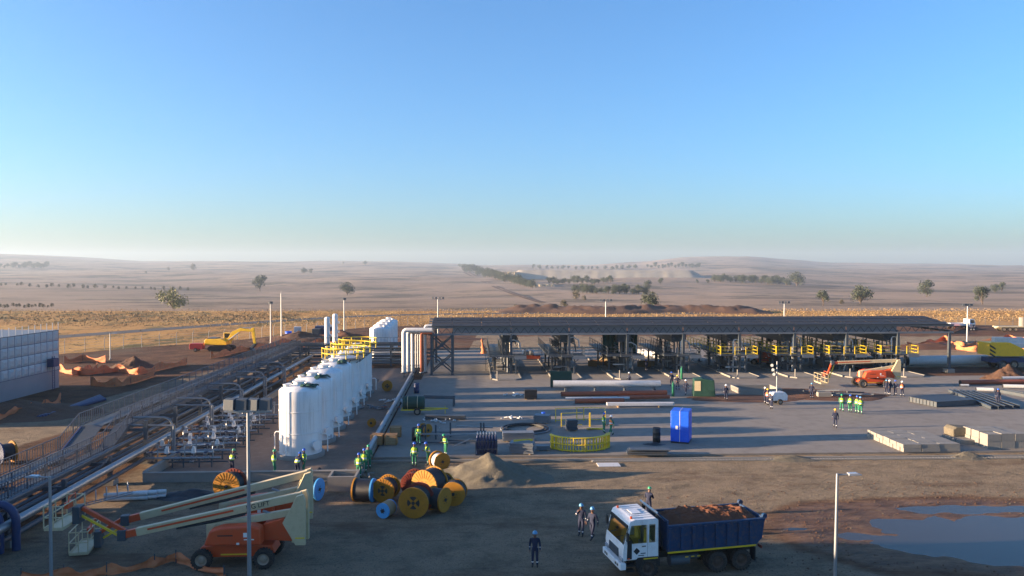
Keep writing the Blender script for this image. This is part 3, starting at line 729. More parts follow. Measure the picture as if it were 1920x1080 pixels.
for i in range(8):
    p = P0 + SX*(cols[i+2]-.9)
    t = thing('loading_island', ['kerbed concrete island under the leftmost loading platform','kerbed concrete island under the second loading platform','kerbed concrete island under the green sheeted platform','kerbed concrete island left of the yellow railed platforms','kerbed island under the leftmost yellow railed platform','kerbed island under the second yellow railed platform','kerbed island behind the orange boom lift','kerbed island under the rightmost yellow railed platform'][i], 'island', p, YAW, 'concrete islands between the lanes')
    b = MB(); b.prismz([(-1.9,-5.2),(-1.2,-6.2),(1.2,-6.2),(1.9,-5.2),(1.9,18),(-1.9,18)], SLAB-.05, SLAB+.14); b.build('island_top', M['concrete'], t)
    kb = MB(); kb.box(0,0,0,.16,2.3,.26); km = kb.mesh('kerb_stone', M['concrete_lt'])
    for s_, xx in ((0,-2.08),(1,1.92)):
        for k in range(10): inst('kerb_stone', km, t, (xx, -5.2+2.32*k, SLAB-.05))
    nb_ = MB(); nb_.cyl((-1.2,-5.6,.2),(-1.2,-5.6,1.35),.09,n=10); nb_.build('bollard', M['concrete_lt'], t)
# vertical white pipes at the left end of the canopy
for k, (u, r0, m, Y, vt, vb) in enumerate(((757,.33,'white_pipe',107.5,619,697),(765,.30,'white_pipe',108.4,622,696),(773,.24,'white_pipe',109.2,623,696),(779,.09,'white_pipe',110,626,688),(783,.09,'white_pipe',110.3,626,688),(787,.09,'white_pipe',110.6,626,687),(790,.25,'orange_pipe',107.6,624,697),(797,.2,'white_pipe',109.5,611,696))):
    X = XAT(u, Y); zt = ZAT(vt, Y); zb = max(.35, ZAT(vb, Y))
    t = thing('riser_pipe', ['thick white pipe dropping from the canopy, leftmost of three','thick white pipe dropping from the canopy, middle of three','thick white pipe dropping from the canopy, right of three','thin white riser nearest the three thick pipes','middle one of the three thin white risers','thin white riser nearest the orange pipe','orange vertical pipe beside the canopy trestle','white pipe with a bend joining the canopy roof'][k], 'pipe', (X, Y, 0), 0, 'vertical pipes at the canopy end')
    xe = P0.x + .2 - X
    b = MB(); rb = max(.25, r0*1.3)
    q = [(0,0,zb)] + [(rb - rb*math.cos(a), 0, zt - rb + rb*math.sin(a)) for a in [math.pi/2*j/6 for j in range(7)]] + [(xe, 0, zt)]
    b.tube(q, r0, 14); b.build('pipe', M[m], t)
    b = MB(); b.cyl((0,0,zb-.12),(0,0,zb),r0*1.35,n=14); b.build('flange', M['steel'], t)
    b = MB(); b.beam((-.3,0,zb-.2),(.3,0,zb-.2),.1,.1); b.beam((0,0,0),(0,0,zb-.14),.1,.1); b.build('pipe_stand', M['steel_dark'], t)
# ------------------------------------------------------------------ vehicles
def wheel_meshes(r, w, name='tyre', lug=True, rim='rim'):
    b = MB(); h = w/2
    b.lathe([(r*.58,-h*.9),(r*.80,-h),(r*.94,-h*.92),(r,-h*.6),(r,h*.6),(r*.94,h*.92),(r*.80,h),(r*.58,h*.9)], 28, 0, True, Matrix.Rotation(math.pi/2,4,'X'))
    if lug:
        for k in range(20):
            a = 2*math.pi*k/20
            for s_ in (-1, 1): b.cb((r*.99*math.cos(a+.08*s_), s_*h*.5, r*.99*math.sin(a+.08*s_)), (.035, h*.85, r*.16), 0, 0, -(a+.08*s_))
    ty = b.mesh('tyre', M['rubber'])
    b = MB(); b.lathe([(r*.60,-h*.86),(r*.56,-h*.7),(r*.5,-h*.45),(r*.32,-h*.4),(r*.28,-h*.75),(r*.12,-h*.8),(.005,-h*.8)], 24, 0, True, Matrix.Rotation(math.pi/2,4,'X'))
    b.lathe([(.005,h*.8),(r*.12,h*.8),(r*.28,h*.75),(r*.32,h*.4),(r*.5,h*.45),(r*.56,h*.7),(r*.60,h*.86)], 24, 0, True, Matrix.Rotation(math.pi/2,4,'X'))
    for k in range(8):
        a = math.pi/4*k
        for s_ in (-1, 1): b.cyl((r*.2*math.cos(a), s_*h*.7, r*.2*math.sin(a)), (r*.2*math.cos(a), s_*h*.86, r*.2*math.sin(a)), .02, n=6)
    return ty, b.mesh('rim', M[rim])
def wheel(par, x, y, r, me2):
    o = inst('wheel', me2[0], par, (x, y, r)); inst('rim', me2[1], o); return o
def text_mesh(s, size, m, depth=.004):
    cu = bpy.data.curves.new('lettering', 'FONT'); cu.body = s; cu.size = size; cu.extrude = depth; cu.align_x = 'CENTER'; cu.align_y = 'CENTER'
    o = bpy.data.objects.new('lettering', cu); C.objects.link(o)
    me = bpy.data.meshes.new_from_object(o.evaluated_get(bpy.context.evaluated_depsgraph_get()))
    bpy.data.objects.remove(o); me.materials.clear(); me.materials.append(m); return me
def heap(name, c, rx, ry, h, m, label, cat='heap', rz=0, seed=0, n=36, rough=.22, par=None, p=1.3, kind=None):
    b = MB(); q = []
    for j in range(n+1):
        for i in range(n+1):
            x = i/n*2-1; y = j/n*2-1; d = math.hypot(x, y)
            wob = .22*noise.noise(Vector((math.atan2(y,x)*1.1, seed, 0)))
            k = max(0, 1-d/(1+wob)) ** p if d < 1 + wob else 0
            z = h*(k*1.15)*(1 + rough*1.6*noise.noise(Vector((x*3+seed, y*3, 1)))) + h*rough*.55*min(1,k*5)*(noise.noise(Vector((x*9, y*9+seed, 3))) + .6*noise.noise(Vector((x*19, y*19, seed))))
            q.append((x*rx*1.15, y*ry*1.15, z - .03 if k > 0 else -.06))
    b.add(q, [(j*(n+1)+i, j*(n+1)+i+1, (j+1)*(n+1)+i+1, (j+1)*(n+1)+i) for j in range(n) for i in range(n)], 0, True)
    o = b.build(name, m, par, fix=False); o.location = c; o.rotation_euler = (0,0,rz)
    if not par: tag(o, label, cat, kind=kind)
    return o
M['cabwhite'] = mat('white_cab_paint', (.74,.74,.73), .3, 0, .05, 1.0, DUST, .3)
M['seat'] = mat('yellow_seat_cover', (.62,.50,.10), .8, 0, .15, 4)
def clear_glass():
    m, nt, ns, ln, bs = nodes_of('tinted_cab_glass')
    tr = N(nt, 'ShaderNodeBsdfTransparent'); tr.inputs[0].default_value = (.55,.60,.52,1); gl = N(nt, 'ShaderNodeBsdfGlossy', Roughness=.04)
    fr = N(nt, 'ShaderNodeFresnel'); mx = N(nt, 'ShaderNodeMixShader')
    ln.new(fr.outputs[0], mx.inputs[0]); ln.new(tr.outputs[0], mx.inputs[1]); ln.new(gl.outputs[0], mx.inputs[2]); ln.new(mx.outputs[0], ns['Material Output'].inputs['Surface']); return m
M['cabglass'] = clear_glass()
M['rim_dark'] = mat('muddy_truck_rim', (.06,.04,.03), .8, 0, .3, 4, (.13,.085,.055), .6)
tw = wheel_meshes(.52, .34, rim='rim_dark')
def tipper():
    fr = G(1214, 1085); re = G(1388, 1068); hd = (fr - re); hd.z = 0; hd.normalize(); lf = Vector((-hd.y, hd.x, 0))
    org = fr - hd*2.35 - lf*1.12
    t = thing('tipper_truck', 'white and blue tipper truck heaped with red soil', 'truck', org, math.atan2(hd.y, hd.x))
    # chassis
    b = MB()
    for s_ in (-.42,.42): b.box(-3.7,s_-.06,.72,3.3,s_+.06,1.0)
    for xx in (-3.4,-2,-.4,.9,2.3,3.0): b.box(xx-.06,-.36,.74,xx+.06,.36,.98)
    for xx in (2.35,-1.35,-2.65): b.cyl((xx,-1.0,.52),(xx,1.0,.52),.09,n=10)
    b.build('chassis', M['black'], t)
    wheel(t, 2.35, 1.05, .52, tw); wheel(t, 2.35, -1.05, .52, tw)
    for xx in (-1.35, -2.65):
        for yy in (1.05, .70, -.70, -1.05): wheel(t, xx, yy, .52, tw)
    # cab: panels round an open interior
    cab = MB()
    cab.prism([(3.62,.98),(3.66,1.30),(3.60,1.74),(3.48,1.74),(3.48,.98)], -1.2, 1.2)
    cab.box(1.82,-1.2,.98,1.87,1.2,2.86)
    cab.prism([(3.36,2.66),(3.28,2.84),(3.05,2.93),(1.95,2.95),(1.82,2.86),(1.82,2.66)], -1.2, 1.2)
    for s_ in (-1, 1):
        y0, y1 = (1.15, 1.21) if s_ > 0 else (-1.21, -1.15)
        cab.prism([(3.5,1.02),(3.5,1.78),(1.87,1.78),(1.87,1.02),(2.0,1.02),(2.05,1.1),(2.85,1.1),(2.95,1.02)], y0, y1)
        cab.prism([(3.58,1.75),(3.36,2.67),(3.22,2.67),(3.44,1.75)], y0, y1)
        cab.prism([(2.42,1.78),(2.42,2.67),(2.30,2.67),(2.30,1.78)], y0, y1)
        cab.prism([(1.98,1.78),(1.98,2.67),(1.87,2.67),(1.87,1.78)], y0, y1)
    cab.box(1.9,-1.15,.98,3.48,1.15,1.06)
    co = cab.build('cab', M['cabwhite'], t, .018)
    for k in range(7):
        rb = MB(); rb.box(1.98,-1.0+.31*k,2.948,3.02,-.94+.31*k,2.966); rb.build('roof_rib', M['cabwhite'], co)
    hb = MB(); hb.box(2.35,-.35,2.955,2.85,.35,2.985); hb.build('roof_hatch', M['cabwhite'], co, .01)
    # interior
    b = MB(); b.box(3.1,-1.1,1.55,3.46,1.1,1.72); b.build('dashboard', M['black'], t, .03)
    for s_ in (-.62,.62):
        b = MB(); b.box(2.2,s_-.26,1.1,2.75,s_+.26,1.5); b.box(2.08,s_-.26,1.4,2.25,s_+.26,2.25); b.build('seat', M['seat'], t, .04)
    b = MB(); b.lathe([(.2,-.015),(.22,0),(.2,.015)],16,0,True,Matrix.Translation((3.02,.62,1.78)) @ Matrix.Rotation(R(-60),4,'Y')); b.build('steering_wheel', M['black'], t)
    # glazing
    b = MB(); b.add([(3.585,-1.1,1.76),(3.585,1.1,1.76),(3.345,1.1,2.66),(3.345,-1.1,2.66)], [(0,1,2,3)]); b.build('windscreen', M['cabglass'], t)
    b = MB(); b.box(3.36,-1.12,2.52,3.42,1.12,2.68); b.build('sun_visor', M['black'], t)
    b = MB(); b.beam((3.60,.1,1.80),(3.52,.75,2.08),.02,.02); b.beam((3.60,-.75,1.80),(3.52,-.1,2.08),.02,.02); b.build('wiper', M['black'], t)
    for s_ in (-1, 1):
        b = MB(); b.add([(3.42,s_*1.17,1.79),(2.42,s_*1.17,1.79),(2.42,s_*1.17,2.65),(3.22,s_*1.17,2.65)], [(0,1,2,3)]); b.build('door_window', M['cabglass'], t)
        b = MB(); b.prism([(2.28,2.6),(2.28,2.0),(2.16,1.86),(2.0,1.86),(2.0,2.6)], s_*1.19-.006, s_*1.19+.006); b.build('quarter_window', M['cabglass'], t)
        b = MB(); b.prism([(3.46,1.06),(3.42,1.95),(3.2,2.0),(3.2,1.06)], s_*1.214-.004, s_*1.214+.004); b.build('black_door_trim', M['black'], t)
        b = MB(); b.box(2.385,s_*1.212-.003,1.04,2.395,s_*1.212+.003,2.66); b.build('door_seam', M['black'], t)
        b = MB(); b.box(2.48,s_*1.22-.012,1.62,2.68,s_*1.22+.012,1.66); b.build('door_handle', M['black'], t)
        b = MB(); b.tube([(3.38,s_*1.2,2.55),(3.5,s_*1.42,2.5),(3.5,s_*1.42,1.9),(3.4,s_*1.2,1.85)],.018,6); b.cb((3.5,s_*1.42,2.2),(.07,.2,.42)); b.build('mirror', M['black'], t)
        b = MB(); b.prism([(2.98,.62),(2.98,1.0),(2.9,1.1),(1.86,1.1),(1.75,.98),(1.75,.62),(1.85,.62),(2.02,.98),(2.7,.98),(2.86,.62)], s_*1.2-.06, s_*1.2+.03); b.build('wheel_arch', M['black'], t)
        b = MB(); b.box(1.86,s_*1.235-.004,1.0,2.6,s_*1.235+.004,1.05); b.build('yellow_stripe', M['yellow'], t)
        b = MB(); b.box(3.05,s_*1.05-.15,.42,3.45,s_*1.05+.15,.5); b.box(3.0,s_*1.05-.15,.7,3.45,s_*1.05+.15,.76); b.build('step', M['black'], t)
        b = MB(); b.cb((2.95,s_*1.214,1.42),(.24,.008,.24),0,0,R(45)); b.cb((2.62,s_*1.214,1.30),(.26,.008,.04)); b.cb((2.72,s_*1.214,1.2),(.3,.008,.035)); b.build('door_emblem', M['black'], t)
        b = MB(); b.cb((3.36,s_*1.215,1.08),(.12,.008,.07)); b.build('red_badge', M['orange'], t)
    for yy in (-.9, .9):
        b = MB(); b.cyl((3.12,yy,2.92),(3.12,yy,3.02),.06,n=10); b.build('marker_lamp', M['orange'], t)
    b = MB(); b.box(3.655,-.62,1.0,3.68,.62,1.42)
    for k in range(5): b.box(3.68,-.6,1.03+.08*k,3.70,.6,1.06+.08*k)
    b.build('grille', M['steel_dark'], t)
    b = MB(); b.box(3.5,-1.24,.56,3.80,1.24,.88); bo = b.build('bumper', M['cabwhite'], t, .03)
    for yy in (-.85,-.6,.6,.85):
        b = MB(); b.box(3.802,yy-.08,.66,3.812,yy+.08,.78); b.build('fog_lamp', M['black'], bo)
    b = MB(); b.box(3.802,-.28,.66,3.815,.28,.78); b.build('number_plate', M['white'], bo)
    for yy in (-1, 1):
        b = MB(); b.box(3.62,yy*.98-.2,.94,3.70,yy*.98+.2,1.12); b.build('headlight', M['lamp_glass'], t, .02)
    # body
    bd = MB()
    X0, X1, ZF, ZR = 1.35, -3.75, 1.22, 2.52
    for s_ in (-1, 1):
        y0, y1 = (1.17, 1.24) if s_ > 0 else (-1.24, -1.17)
        bd.prism([(X0,ZF),(X1+.35,ZF),(X1,1.55),(X1-.15,ZR+.06),(X0,ZR)], y0, y1)
        bd.box(X1-.12,s_*1.24-.07,ZR-.08,X0,s_*1.24+.07,ZR+.04)
    bd.box(X1+.3,-1.17,ZF,X0,1.17,ZF+.08)
    bd.box(X0-.08,-1.17,ZF,X0,1.17,ZR+.25)
    bd.prism([(X1+.35,ZF),(X1,1.55),(X1-.15,ZR+.06),(X1-.07,ZR+.06),(X1+.08,1.55),(X1+.43,ZF)], -1.17, 1.17)
    bo = bd.build('tipper_body', M['blue'], t, .015)
    for s_ in (-1, 1):
        for k in range(8):
            b = MB(); xx = X0-.1-.62*k; b.box(xx-.075,s_*1.285-.06,ZF+.12,xx+.075,s_*1.285+.06,ZR-.08); b.build('side_rib', M['blue'], bo, .012)
        b = MB(); b.box(X1+.35,s_*1.245-.01,ZF-.04,X0,s_*1.245+.01,ZF+.04); b.build('yellow_stripe', M['yellow'], bo)
        for k in range(3):
            b = MB(); b.box(.2-.32*k,s_*1.1,.86,.36-.32*k,s_*1.1+.012*s_,.91); b.build('yellow_reflector', M['yellow'], t)
        b = MB(); b.cyl((1.1,s_*.85,.7),(.1,s_*.85,.7),.26,n=16); b.build('fuel_tank', M['steel_dark'], t)
        b = MB(); b.cyl((X1-.14,s_*1.1,ZR+.12),(X1-.14,s_*1.26,ZR+.12),.13,n=12); b.build('tailgate_hinge', M['blue'], bo)
        b = MB(); b.prism([(-3.35,.45),(-3.35,1.15),(-3.31,1.15),(-3.31,.45)], s_*1.05-.25, s_*1.05+.25); b.build('mud_flap', M['black'], t)
    sh = MB(); sh.prism([(X0,ZR+.2),(X0+.1,ZR+.2),(X0+.5,ZR+.62),(X0+.45,ZR+.68)], -1.1, 1.1); sh.build('cab_shield', M['blue'], bo)
    b = MB()
    pass
    for yy in (-.9,.9): b = MB(); b.beam((X0+.1,yy,1.2),(X0+.45,yy,ZR+.5),.06,.06); b.build('shield_stay', M['black'], t)
    b = MB(); b.cyl((X0+.3,-1.0,1.0),(X0+.3,-1.0,2.9),.07,n=10); b.build('exhaust', M['black'], t)
    for s_ in (-1, 1):
        b = MB(); b.beam((3.62,s_*1.1,1.78),(3.5,s_*1.1,2.2),.03,.03); b.build('grab_rail', M['steel_dark'], t)
        b = MB(); b.cb((X1-.05,s_*.95,1.05),(.06,.34,.14)); b.build('tail_lamp', M['red_flange'], t)
        b = MB(); b.cyl((.0,s_*.6,.72),(-.55,s_*.6,.72),.16,n=12); b.build('air_tank', M['steel_dark'], t)
    b = MB(); b.cyl((.6,0,1.0),(.9,0,1.9),.11,n=12); b.build('tipping_ram', M['steel'], t)
    # load
    b = MB(); n, k2 = 60, 30; q = []
    for j in range(k2+1):
        for i in range(n+1):
            x = lerp(X0-.1, X1+.0, i/n); y = lerp(-1.16, 1.16, j/k2)
            e = min(1, min(i, n-i)/9)*min(1, min(j, k2-j)/9)
            z = ZR - .12 + .42*e**.8 + (.15*noise.noise(Vector((x*1.3,y*1.6,2))) + .06*noise.noise(Vector((x*4,y*4,5))) + .06*noise.noise(Vector((x*10,y*10,8))))*(.25+e)
            q.append((x, y, z))
    b.add(q, [(j*(n+1)+i, j*(n+1)+i+1, (j+1)*(n+1)+i+1, (j+1)*(n+1)+i) for j in range(k2) for i in range(n)], 0, False)
    b.build('soil_load', mat('red_soil_load', (.12,.046,.022), .95, 0, .35, 4, (.08,.03,.016), .6, .6, 14), t, fix=False)
    return t
tipper()
# boom lifts
lw = wheel_meshes(.5, .36)
def boom_lift(org, rz, label, jib, tipx=5.75, tipz=1.5, text=False, rootz=3.35):
    t = thing('boom_lift', label, 'boom lift', org, rz, 'orange boom lifts')
    for xx in (1.55,-1.5):
        for yy in (1.02,-1.02): wheel(t, xx, yy, .5, lw)
    b = MB(); b.prism([(1.95,.62),(1.7,1.0),(.9,1.05),(-1.0,1.05),(-1.8,1.0),(-1.95,.62),(-1.2,.45),(1.2,.45)], -.62, .62); ch = b.build('chassis', M['orange'], t, .04)
    for xx in (1.55,-1.5):
        b = MB(); b.box(xx-.16,-.95,.36,xx+.16,.95,.62); b.build('axle', M['steel_dark'], ch)
    for s_ in (-1, 1):
        b = MB(); b.box(-.75,s_*.625-.006,.56,.75,s_*.625+.006,.62); b.build('yellow_stripe', M['yellow'], ch)
    b = MB(); b.cyl((0,0,1.05),(0,0,1.2),.6,n=24); b.build('turntable', M['black'], t)
    for s_ in (-1, 1):
        y0, y1 = (.42, 1.12) if s_ > 0 else (-1.12, -.42)
        b = MB(); b.prism([(1.45,1.2),(1.15,1.95),(.55,2.12),(-.9,2.18),(-1.35,2.05),(-1.4,1.2)], y0, y1); h = b.build('engine_hood', M['orange'], t, .09)
        yo = s_*1.125
        b = MB(); b.box(.0,yo-.006,1.68,.75,yo+.006,1.74); b.build('vent', M['black'], h)
        b = MB(); b.box(-.7,yo-.006,1.62,-.52,yo+.006,1.84); b.cb((-.8,yo,1.5),(.5,.012,.05)); b.cb((-.25,yo,1.30),(.14,.012,.10)); b.build('decal', M['white'], h)
    b = MB(); b.prism([(-1.3,1.2),(-1.3,2.0),(-2.3,2.3),(-2.75,1.75),(-2.75,1.1)], -.34, .34); b.build('counterweight_frame', M['orange'], t, .04)
    for s_ in (-1, 1):
        y0, y1 = (.2, .34) if s_ > 0 else (-.34, -.2)
        b = MB(); b.prism([(-2.3,2.1),(-2.7,rootz-.55),(-3.0,rootz+.1),(-3.35,rootz+.2),(-3.45,rootz-.1),(-3.45,.95),(-2.95,.95)], y0*1.6, y1*1.6); up = b.build('upright', M['cream'], t, .03)
        b = MB(); b.box(-3.42,s_*.55-.006,1.3,-2.95,s_*.55+.006,1.36); b.build('yellow_stripe', M['yellow'], up)
    b = MB(); b.prism([(-3.3,1.0),(-3.3,2.4),(-2.7,2.4),(-2.7,1.0)], -.3, .3); b.build('counterweight', M['cream'], t, .03)
    # lower boom lying on the deck
    b = MB(); b.beam((-2.9,0,2.55),(1.35,0,1.85),.32,.34); b.build('lower_boom', M['cream'], t, .02)
    b = MB(); b.prism([(1.15,1.2),(1.15,2.0),(1.6,2.0),(1.6,1.2)], -.2, .2); b.build('boom_rest', M['cream'], t, .02)
    # telescopic boom
    r0 = Vector((-3.2,0,rootz)); tip = Vector((tipx,0,tipz)); d = (tip-r0).normalized()
    b = MB(); b.beam(r0, r0 + d*((tip-r0).length*.93), .32, .40); bo = b.build('boom', M['cream'], t, .03)
    b = MB(); b.beam(r0 + d*((tip-r0).length*.93), tip, .28, .36); b.build('inner_boom', M['orange'], t, .02)
    nrm = Vector((-d.z,0,d.x))
    for s_ in (-1, 1):
        b = MB(); b.beam(r0 + d*3.5 + nrm*.04 + Vector((0,s_*.178,0)), r0 + d*7.9 + nrm*.04 + Vector((0,s_*.178,0)), .012, .1); b.build('red_stripe', M['orange'], bo)
        b = MB(); b.tube([r0 + d*3.0 - nrm*.3 + Vector((0,s_*.1,0)), r0 + d*4.6 - nrm*.32 + Vector((0,s_*.1,0)), r0+d*6.5 - nrm*.26 + Vector((0,s_*.1,0))], .05, 6); b.build('hose', M['black'], bo)
    if text:
        tm = text_mesh('JLG LIFT', .34, M['black'])
        o = inst('lettering', tm, bo); q = r0 + d*2.25 + nrm*.02
        Mx = Matrix(((-d.x,nrm.x,0,q.x),(0,0,1,.178),(-d.z,nrm.z,0,q.z),(0,0,0,1)))
        o.matrix_local = Mx
    b = MB(); b.cyl((-2.2,0,2.2),(-1.2,0,rootz-.75),.07,n=8); b.build('lift_cylinder', M['steel'], t)
    # jib and basket
    jt = Vector(jib)
    b = MB(); b.cb(tip + d*.1, (.42,.4,.55)); b.build('jib_knuckle', M['steel_dark'], t, .03)
    jd = (jt - tip).normalized(); jn = Vector((-jd.z,0,jd.x))
    b = MB(); b.beam(tip+jn*.16, jt+jn*.16, .2, .2); jo = b.build('jib', M['orange'], t, .02)
    b = MB(); b.beam(tip-jn*.2, jt-jn*.2, .1, .1); b.build('jib_stripe_bar', M['yellow'], jo)
    bx, bz = jt.x + .35, jt.z - .55
    b = MB(); b.box(jt.x-.05,-.3,jt.z-.6,jt.x+.3,.3,jt.z+.25); b.build('basket_mount', M['steel_dark'], t, .02)
    bk = MB(); bk.box(bx,-1.1,bz-.1,bx+.9,1.1,bz); ba = bk.build('basket_floor', M['cream'], t)
    rl = MB()
    for zz in (.04,.55,1.1):
        for p, q in (((bx,-1.1),(bx+.9,-1.1)),((bx+.9,-1.1),(bx+.9,1.1)),((bx+.9,1.1),(bx,1.1)),((bx,1.1),(bx,-1.1))):
            rl.beam((p[0],p[1],bz+zz),(q[0],q[1],bz+zz),.045,.045)
    for p in ((bx,-1.1),(bx+.9,-1.1),(bx+.9,0),(bx+.9,1.1),(bx,1.1),(bx,0),(bx+.45,1.1),(bx+.45,-1.1)): rl.beam((p[0],p[1],bz),(p[0],p[1],bz+1.1),.045,.045)
    rl.build('basket_rail', M['cream'], ba)
    b = MB(); b.cb((bx+.12,.2,bz+.95),(.2,.6,.3)); b.tube([(bx,-.2,bz+1.1),(bx,-.2,bz+1.4),(bx,.5,bz+1.4),(bx,.5,bz+1.1)],.03,6); b.build('control_panel', M['orange'], ba)
    return t
boom_lift((-14.0,39.4,0), R(183), 'orange boom lift in the left foreground, jib raised over its basket', (7.9,0,2.75), text=True)
boom_lift((-14.7,43.0,0), R(193), 'boom lift parked behind the foreground one, pale basket lowered to the ground', (7.6,0,.72), rootz=3.4, tipx=6.3, tipz=1.45)
p = G(1641, 729); boom_lift((p.x, p.y+1.0, SLAB), R(180), 'orange boom lift standing on the yard before the yellow railed platforms', (5.6,0,1.1), tipx=4.9, tipz=3.0, rootz=3.3)
p = G(1440, 688); boom_lift((p.x, p.y+1.0, SLAB), R(150), 'far orange boom lift half hidden behind the canopy columns', (6.8,0,1.2))
# excavator
def excavator():
    p = G(416, 657); t = thing('excavator', 'yellow tracked excavator digging beside the fence at left', 'excavator', p, 0); t.scale = (1.12,1.12,1.12)
    for s_ in (-1, 1):
        b = MB(); y0, y1 = (.75, 1.3) if s_ > 0 else (-1.3, -.75)
        b.prism([(-1.9,.25),(-1.6,0),(1.6,0),(1.9,.25),(1.9,.55),(1.6,.8),(-1.6,.8),(-1.9,.55)], y0, y1); b.build('track', M['rubber'], t, .04)
    b = MB(); b.box(-.9,-.8,.4,.9,.8,.95); b.build('undercarriage', M['steel_dark'], t)
    b = MB(); b.prism([(-2.3,1.0),(1.2,1.0),(1.2,1.6),(.4,2.0),(-2.1,2.0),(-2.4,1.7)], -1.3, 1.3); h = b.build('house', M['yellow_mach'], t, .08)
    b = MB(); b.box(-2.0,-1.1,2.0,-.6,1.1,2.15); b.build('engine_cover', M['steel_dark'], h)
    b = MB(); b.prism([(.2,1.6),(1.5,1.6),(1.5,2.2),(1.2,2.9),(.2,2.9)], .3, 1.25); cb_ = b.build('cab', M['yellow_mach'], t, .05)
    b = MB(); b.prism([(.3,2.05),(1.46,2.05),(1.2,2.8),(.3,2.8)], .28, 1.27); b.build('cab_window', M['glass'], cb_)
    b = MB(); b.prism([(.9,1.5),(1.3,1.3),(2.2,2.6),(3.4,3.25),(5.4,3.1),(5.5,3.4),(3.3,3.75),(1.8,3.1)], -.5, -.15); b.build('boom', M['yellow_mach'], t, .03)
    b = MB(); b.prism([(5.0,3.7),(5.5,3.8),(5.75,1.0),(5.4,.9)], -.47, -.18); b.build('stick', M['yellow_mach'], t, .03)
    b = MB(); b.prism([(5.9,1.2),(5.4,1.1),(4.9,.55),(5.0,.05),(5.5,-.1),(5.3,.45)], -.9, .25); b.build('bucket', M['steel_dark'], t, .02)
    b = MB(); b.cyl((1.4,-.6,1.8),(3.0,-.6,3.0),.09,n=8); b.cyl((3.6,-.33,3.75),(5.2,-.33,3.85),.08,n=8); b.build('hydraulic_ram', M['steel'], t)
excavator()
# mobile crane at the right edge
def crane():
    p = Vector((XAT(1846, 117), 117, 0)); t = thing('mobile_crane', 'mobile crane with yellow and black chevron counterweight at the right edge', 'crane', p, R(2))
    b = MB(); b.box(.5,-1.3,1.0,13,1.3,1.7); b.build('carrier', M['steel_blue'], t, .03)
    for k in range(4):
        for yy in (-1.1, 1.1): wheel(t, 2.2+ (1.7*k if k < 2 else 1.7*k+3.2), yy, .7, cw)
    b = MB(); b.prism([(0,2.1),(0,4.0),(3.2,4.0),(6.4,2.5),(6.4,1.95),(2.0,1.95)], -1.45, 1.45); c = b.build('counterweight', M['yellow_mach'], t, .04)
    for k in range(3):
        b = MB(); x = .15 + .0*k; z = 2.25 + .6*k
        b.prism([(.02,z),(.02,z+.3),(.9,z-.1+.3 if False else z-.25),(.9,z-.5)], -1.47, -1.455); b.build('chevron', M['black'], c)
    b = MB(); b.box(3.0,-1.2,3.2,9.0,1.2,3.9); b.build('engine_house', M['white_pipe'], t, .04)
    b = MB(); b.beam((1.5,0,4.3),(14,0,3.9),.9,.9); b.build('boom', M['white_pipe'], t, .04)
    b = MB(); b.box(9.5,-1.25,1.7,11.5,-.2,3.3); b.build('cab', M['white_pipe'], t, .06)
    b = MB(); b.box(9.6,-1.27,2.3,11.3,-1.255,3.1); b.build('cab_window', M['glass'], t)
    b = MB(); b.box(1.2,-1.6,.9,2.0,1.6,1.15); b.beam((1.6,-1.5,0.05),(1.6,-1.5,.95),.2,.2); b.build('outrigger', M['steel_dark'], t)
cw = wheel_meshes(.7, .5, lug=False)
crane()
# flatbed trailer with pale concrete pieces, and a small white lorry beyond the dig
def trailer():
    p = G(1866, 621); t = thing('flatbed_trailer', 'flatbed trailer near the far fence at the right edge', 'trailer', p, R(-3))
    b = MB(); b.box(0,-1.25,1.05,13,1.25,1.25); b.box(0,-.5,.75,13,.5,1.05); b.build('deck', M['cream'], t)
    for k in range(3):
        for yy in (-1.05, 1.05): wheel(t, 1.4+1.35*k, yy, .55, fw)
    for k in range(4):
        b = MB(); x = 6.2+1.9*k; b.cyl((x,-.2,1.25),(x,-.2,3.4+.1*(k%2)),.75,n=14)
        o = tag(b.build('concrete_ring', M['concrete_lt']), 'pale concrete cylinder, %s of those standing on the far trailer' % ORD[k], 'concrete pipe', 'concrete cylinders on the trailer')
        o.matrix_world = Matrix.Translation(p) @ Matrix.Rotation(R(-3),4,'Z')
fw = wheel_meshes(.55, .4, lug=False)
trailer()
def lorry(p, rz, label):
    t = thing('flatbed_lorry', label, 'lorry', p, rz)
    b = MB(); b.prism([(2.0,.6),(3.7,.6),(3.75,1.4),(3.45,2.5),(2.0,2.55)], -1.05, 1.05); c = b.build('cab', M['cabwhite'], t, .06)
    b = MB(); b.prism([(3.78,1.5),(3.72,1.48),(3.42,2.38),(3.5,2.38)], -.95, .95); b.build('windscreen', M['glass'], c)
    for s_ in (-1, 1):
        b = MB(); b.prism([(2.4,1.5),(3.45,1.5),(3.3,2.3),(2.4,2.3)], s_*1.055-.004, s_*1.055+.004); b.build('side_window', M['glass'], c)
    b = MB(); b.box(-3.2,-1.1,.95,1.9,1.1,1.1); b.box(-3.2,-1.1,1.1,-3.12,1.1,1.6); b.box(-3.2,-1.13,1.1,1.9,-1.06,1.55); b.box(-3.2,1.06,1.1,1.9,1.13,1.55); b.build('load_bed', M['cabwhite'], t)
    b = MB(); b.box(-3.0,-.4,.6,3.2,.4,.94); b.build('chassis', M['black'], t)
    for xx in (2.9,-2.0):
        for yy in (-.9,.9): wheel(t, xx, yy, .45, sw)
sw = wheel_meshes(.45, .3, lug=False)
lorry(G(1798, 617), R(8), 'small white flatbed lorry beside the far orange netting')
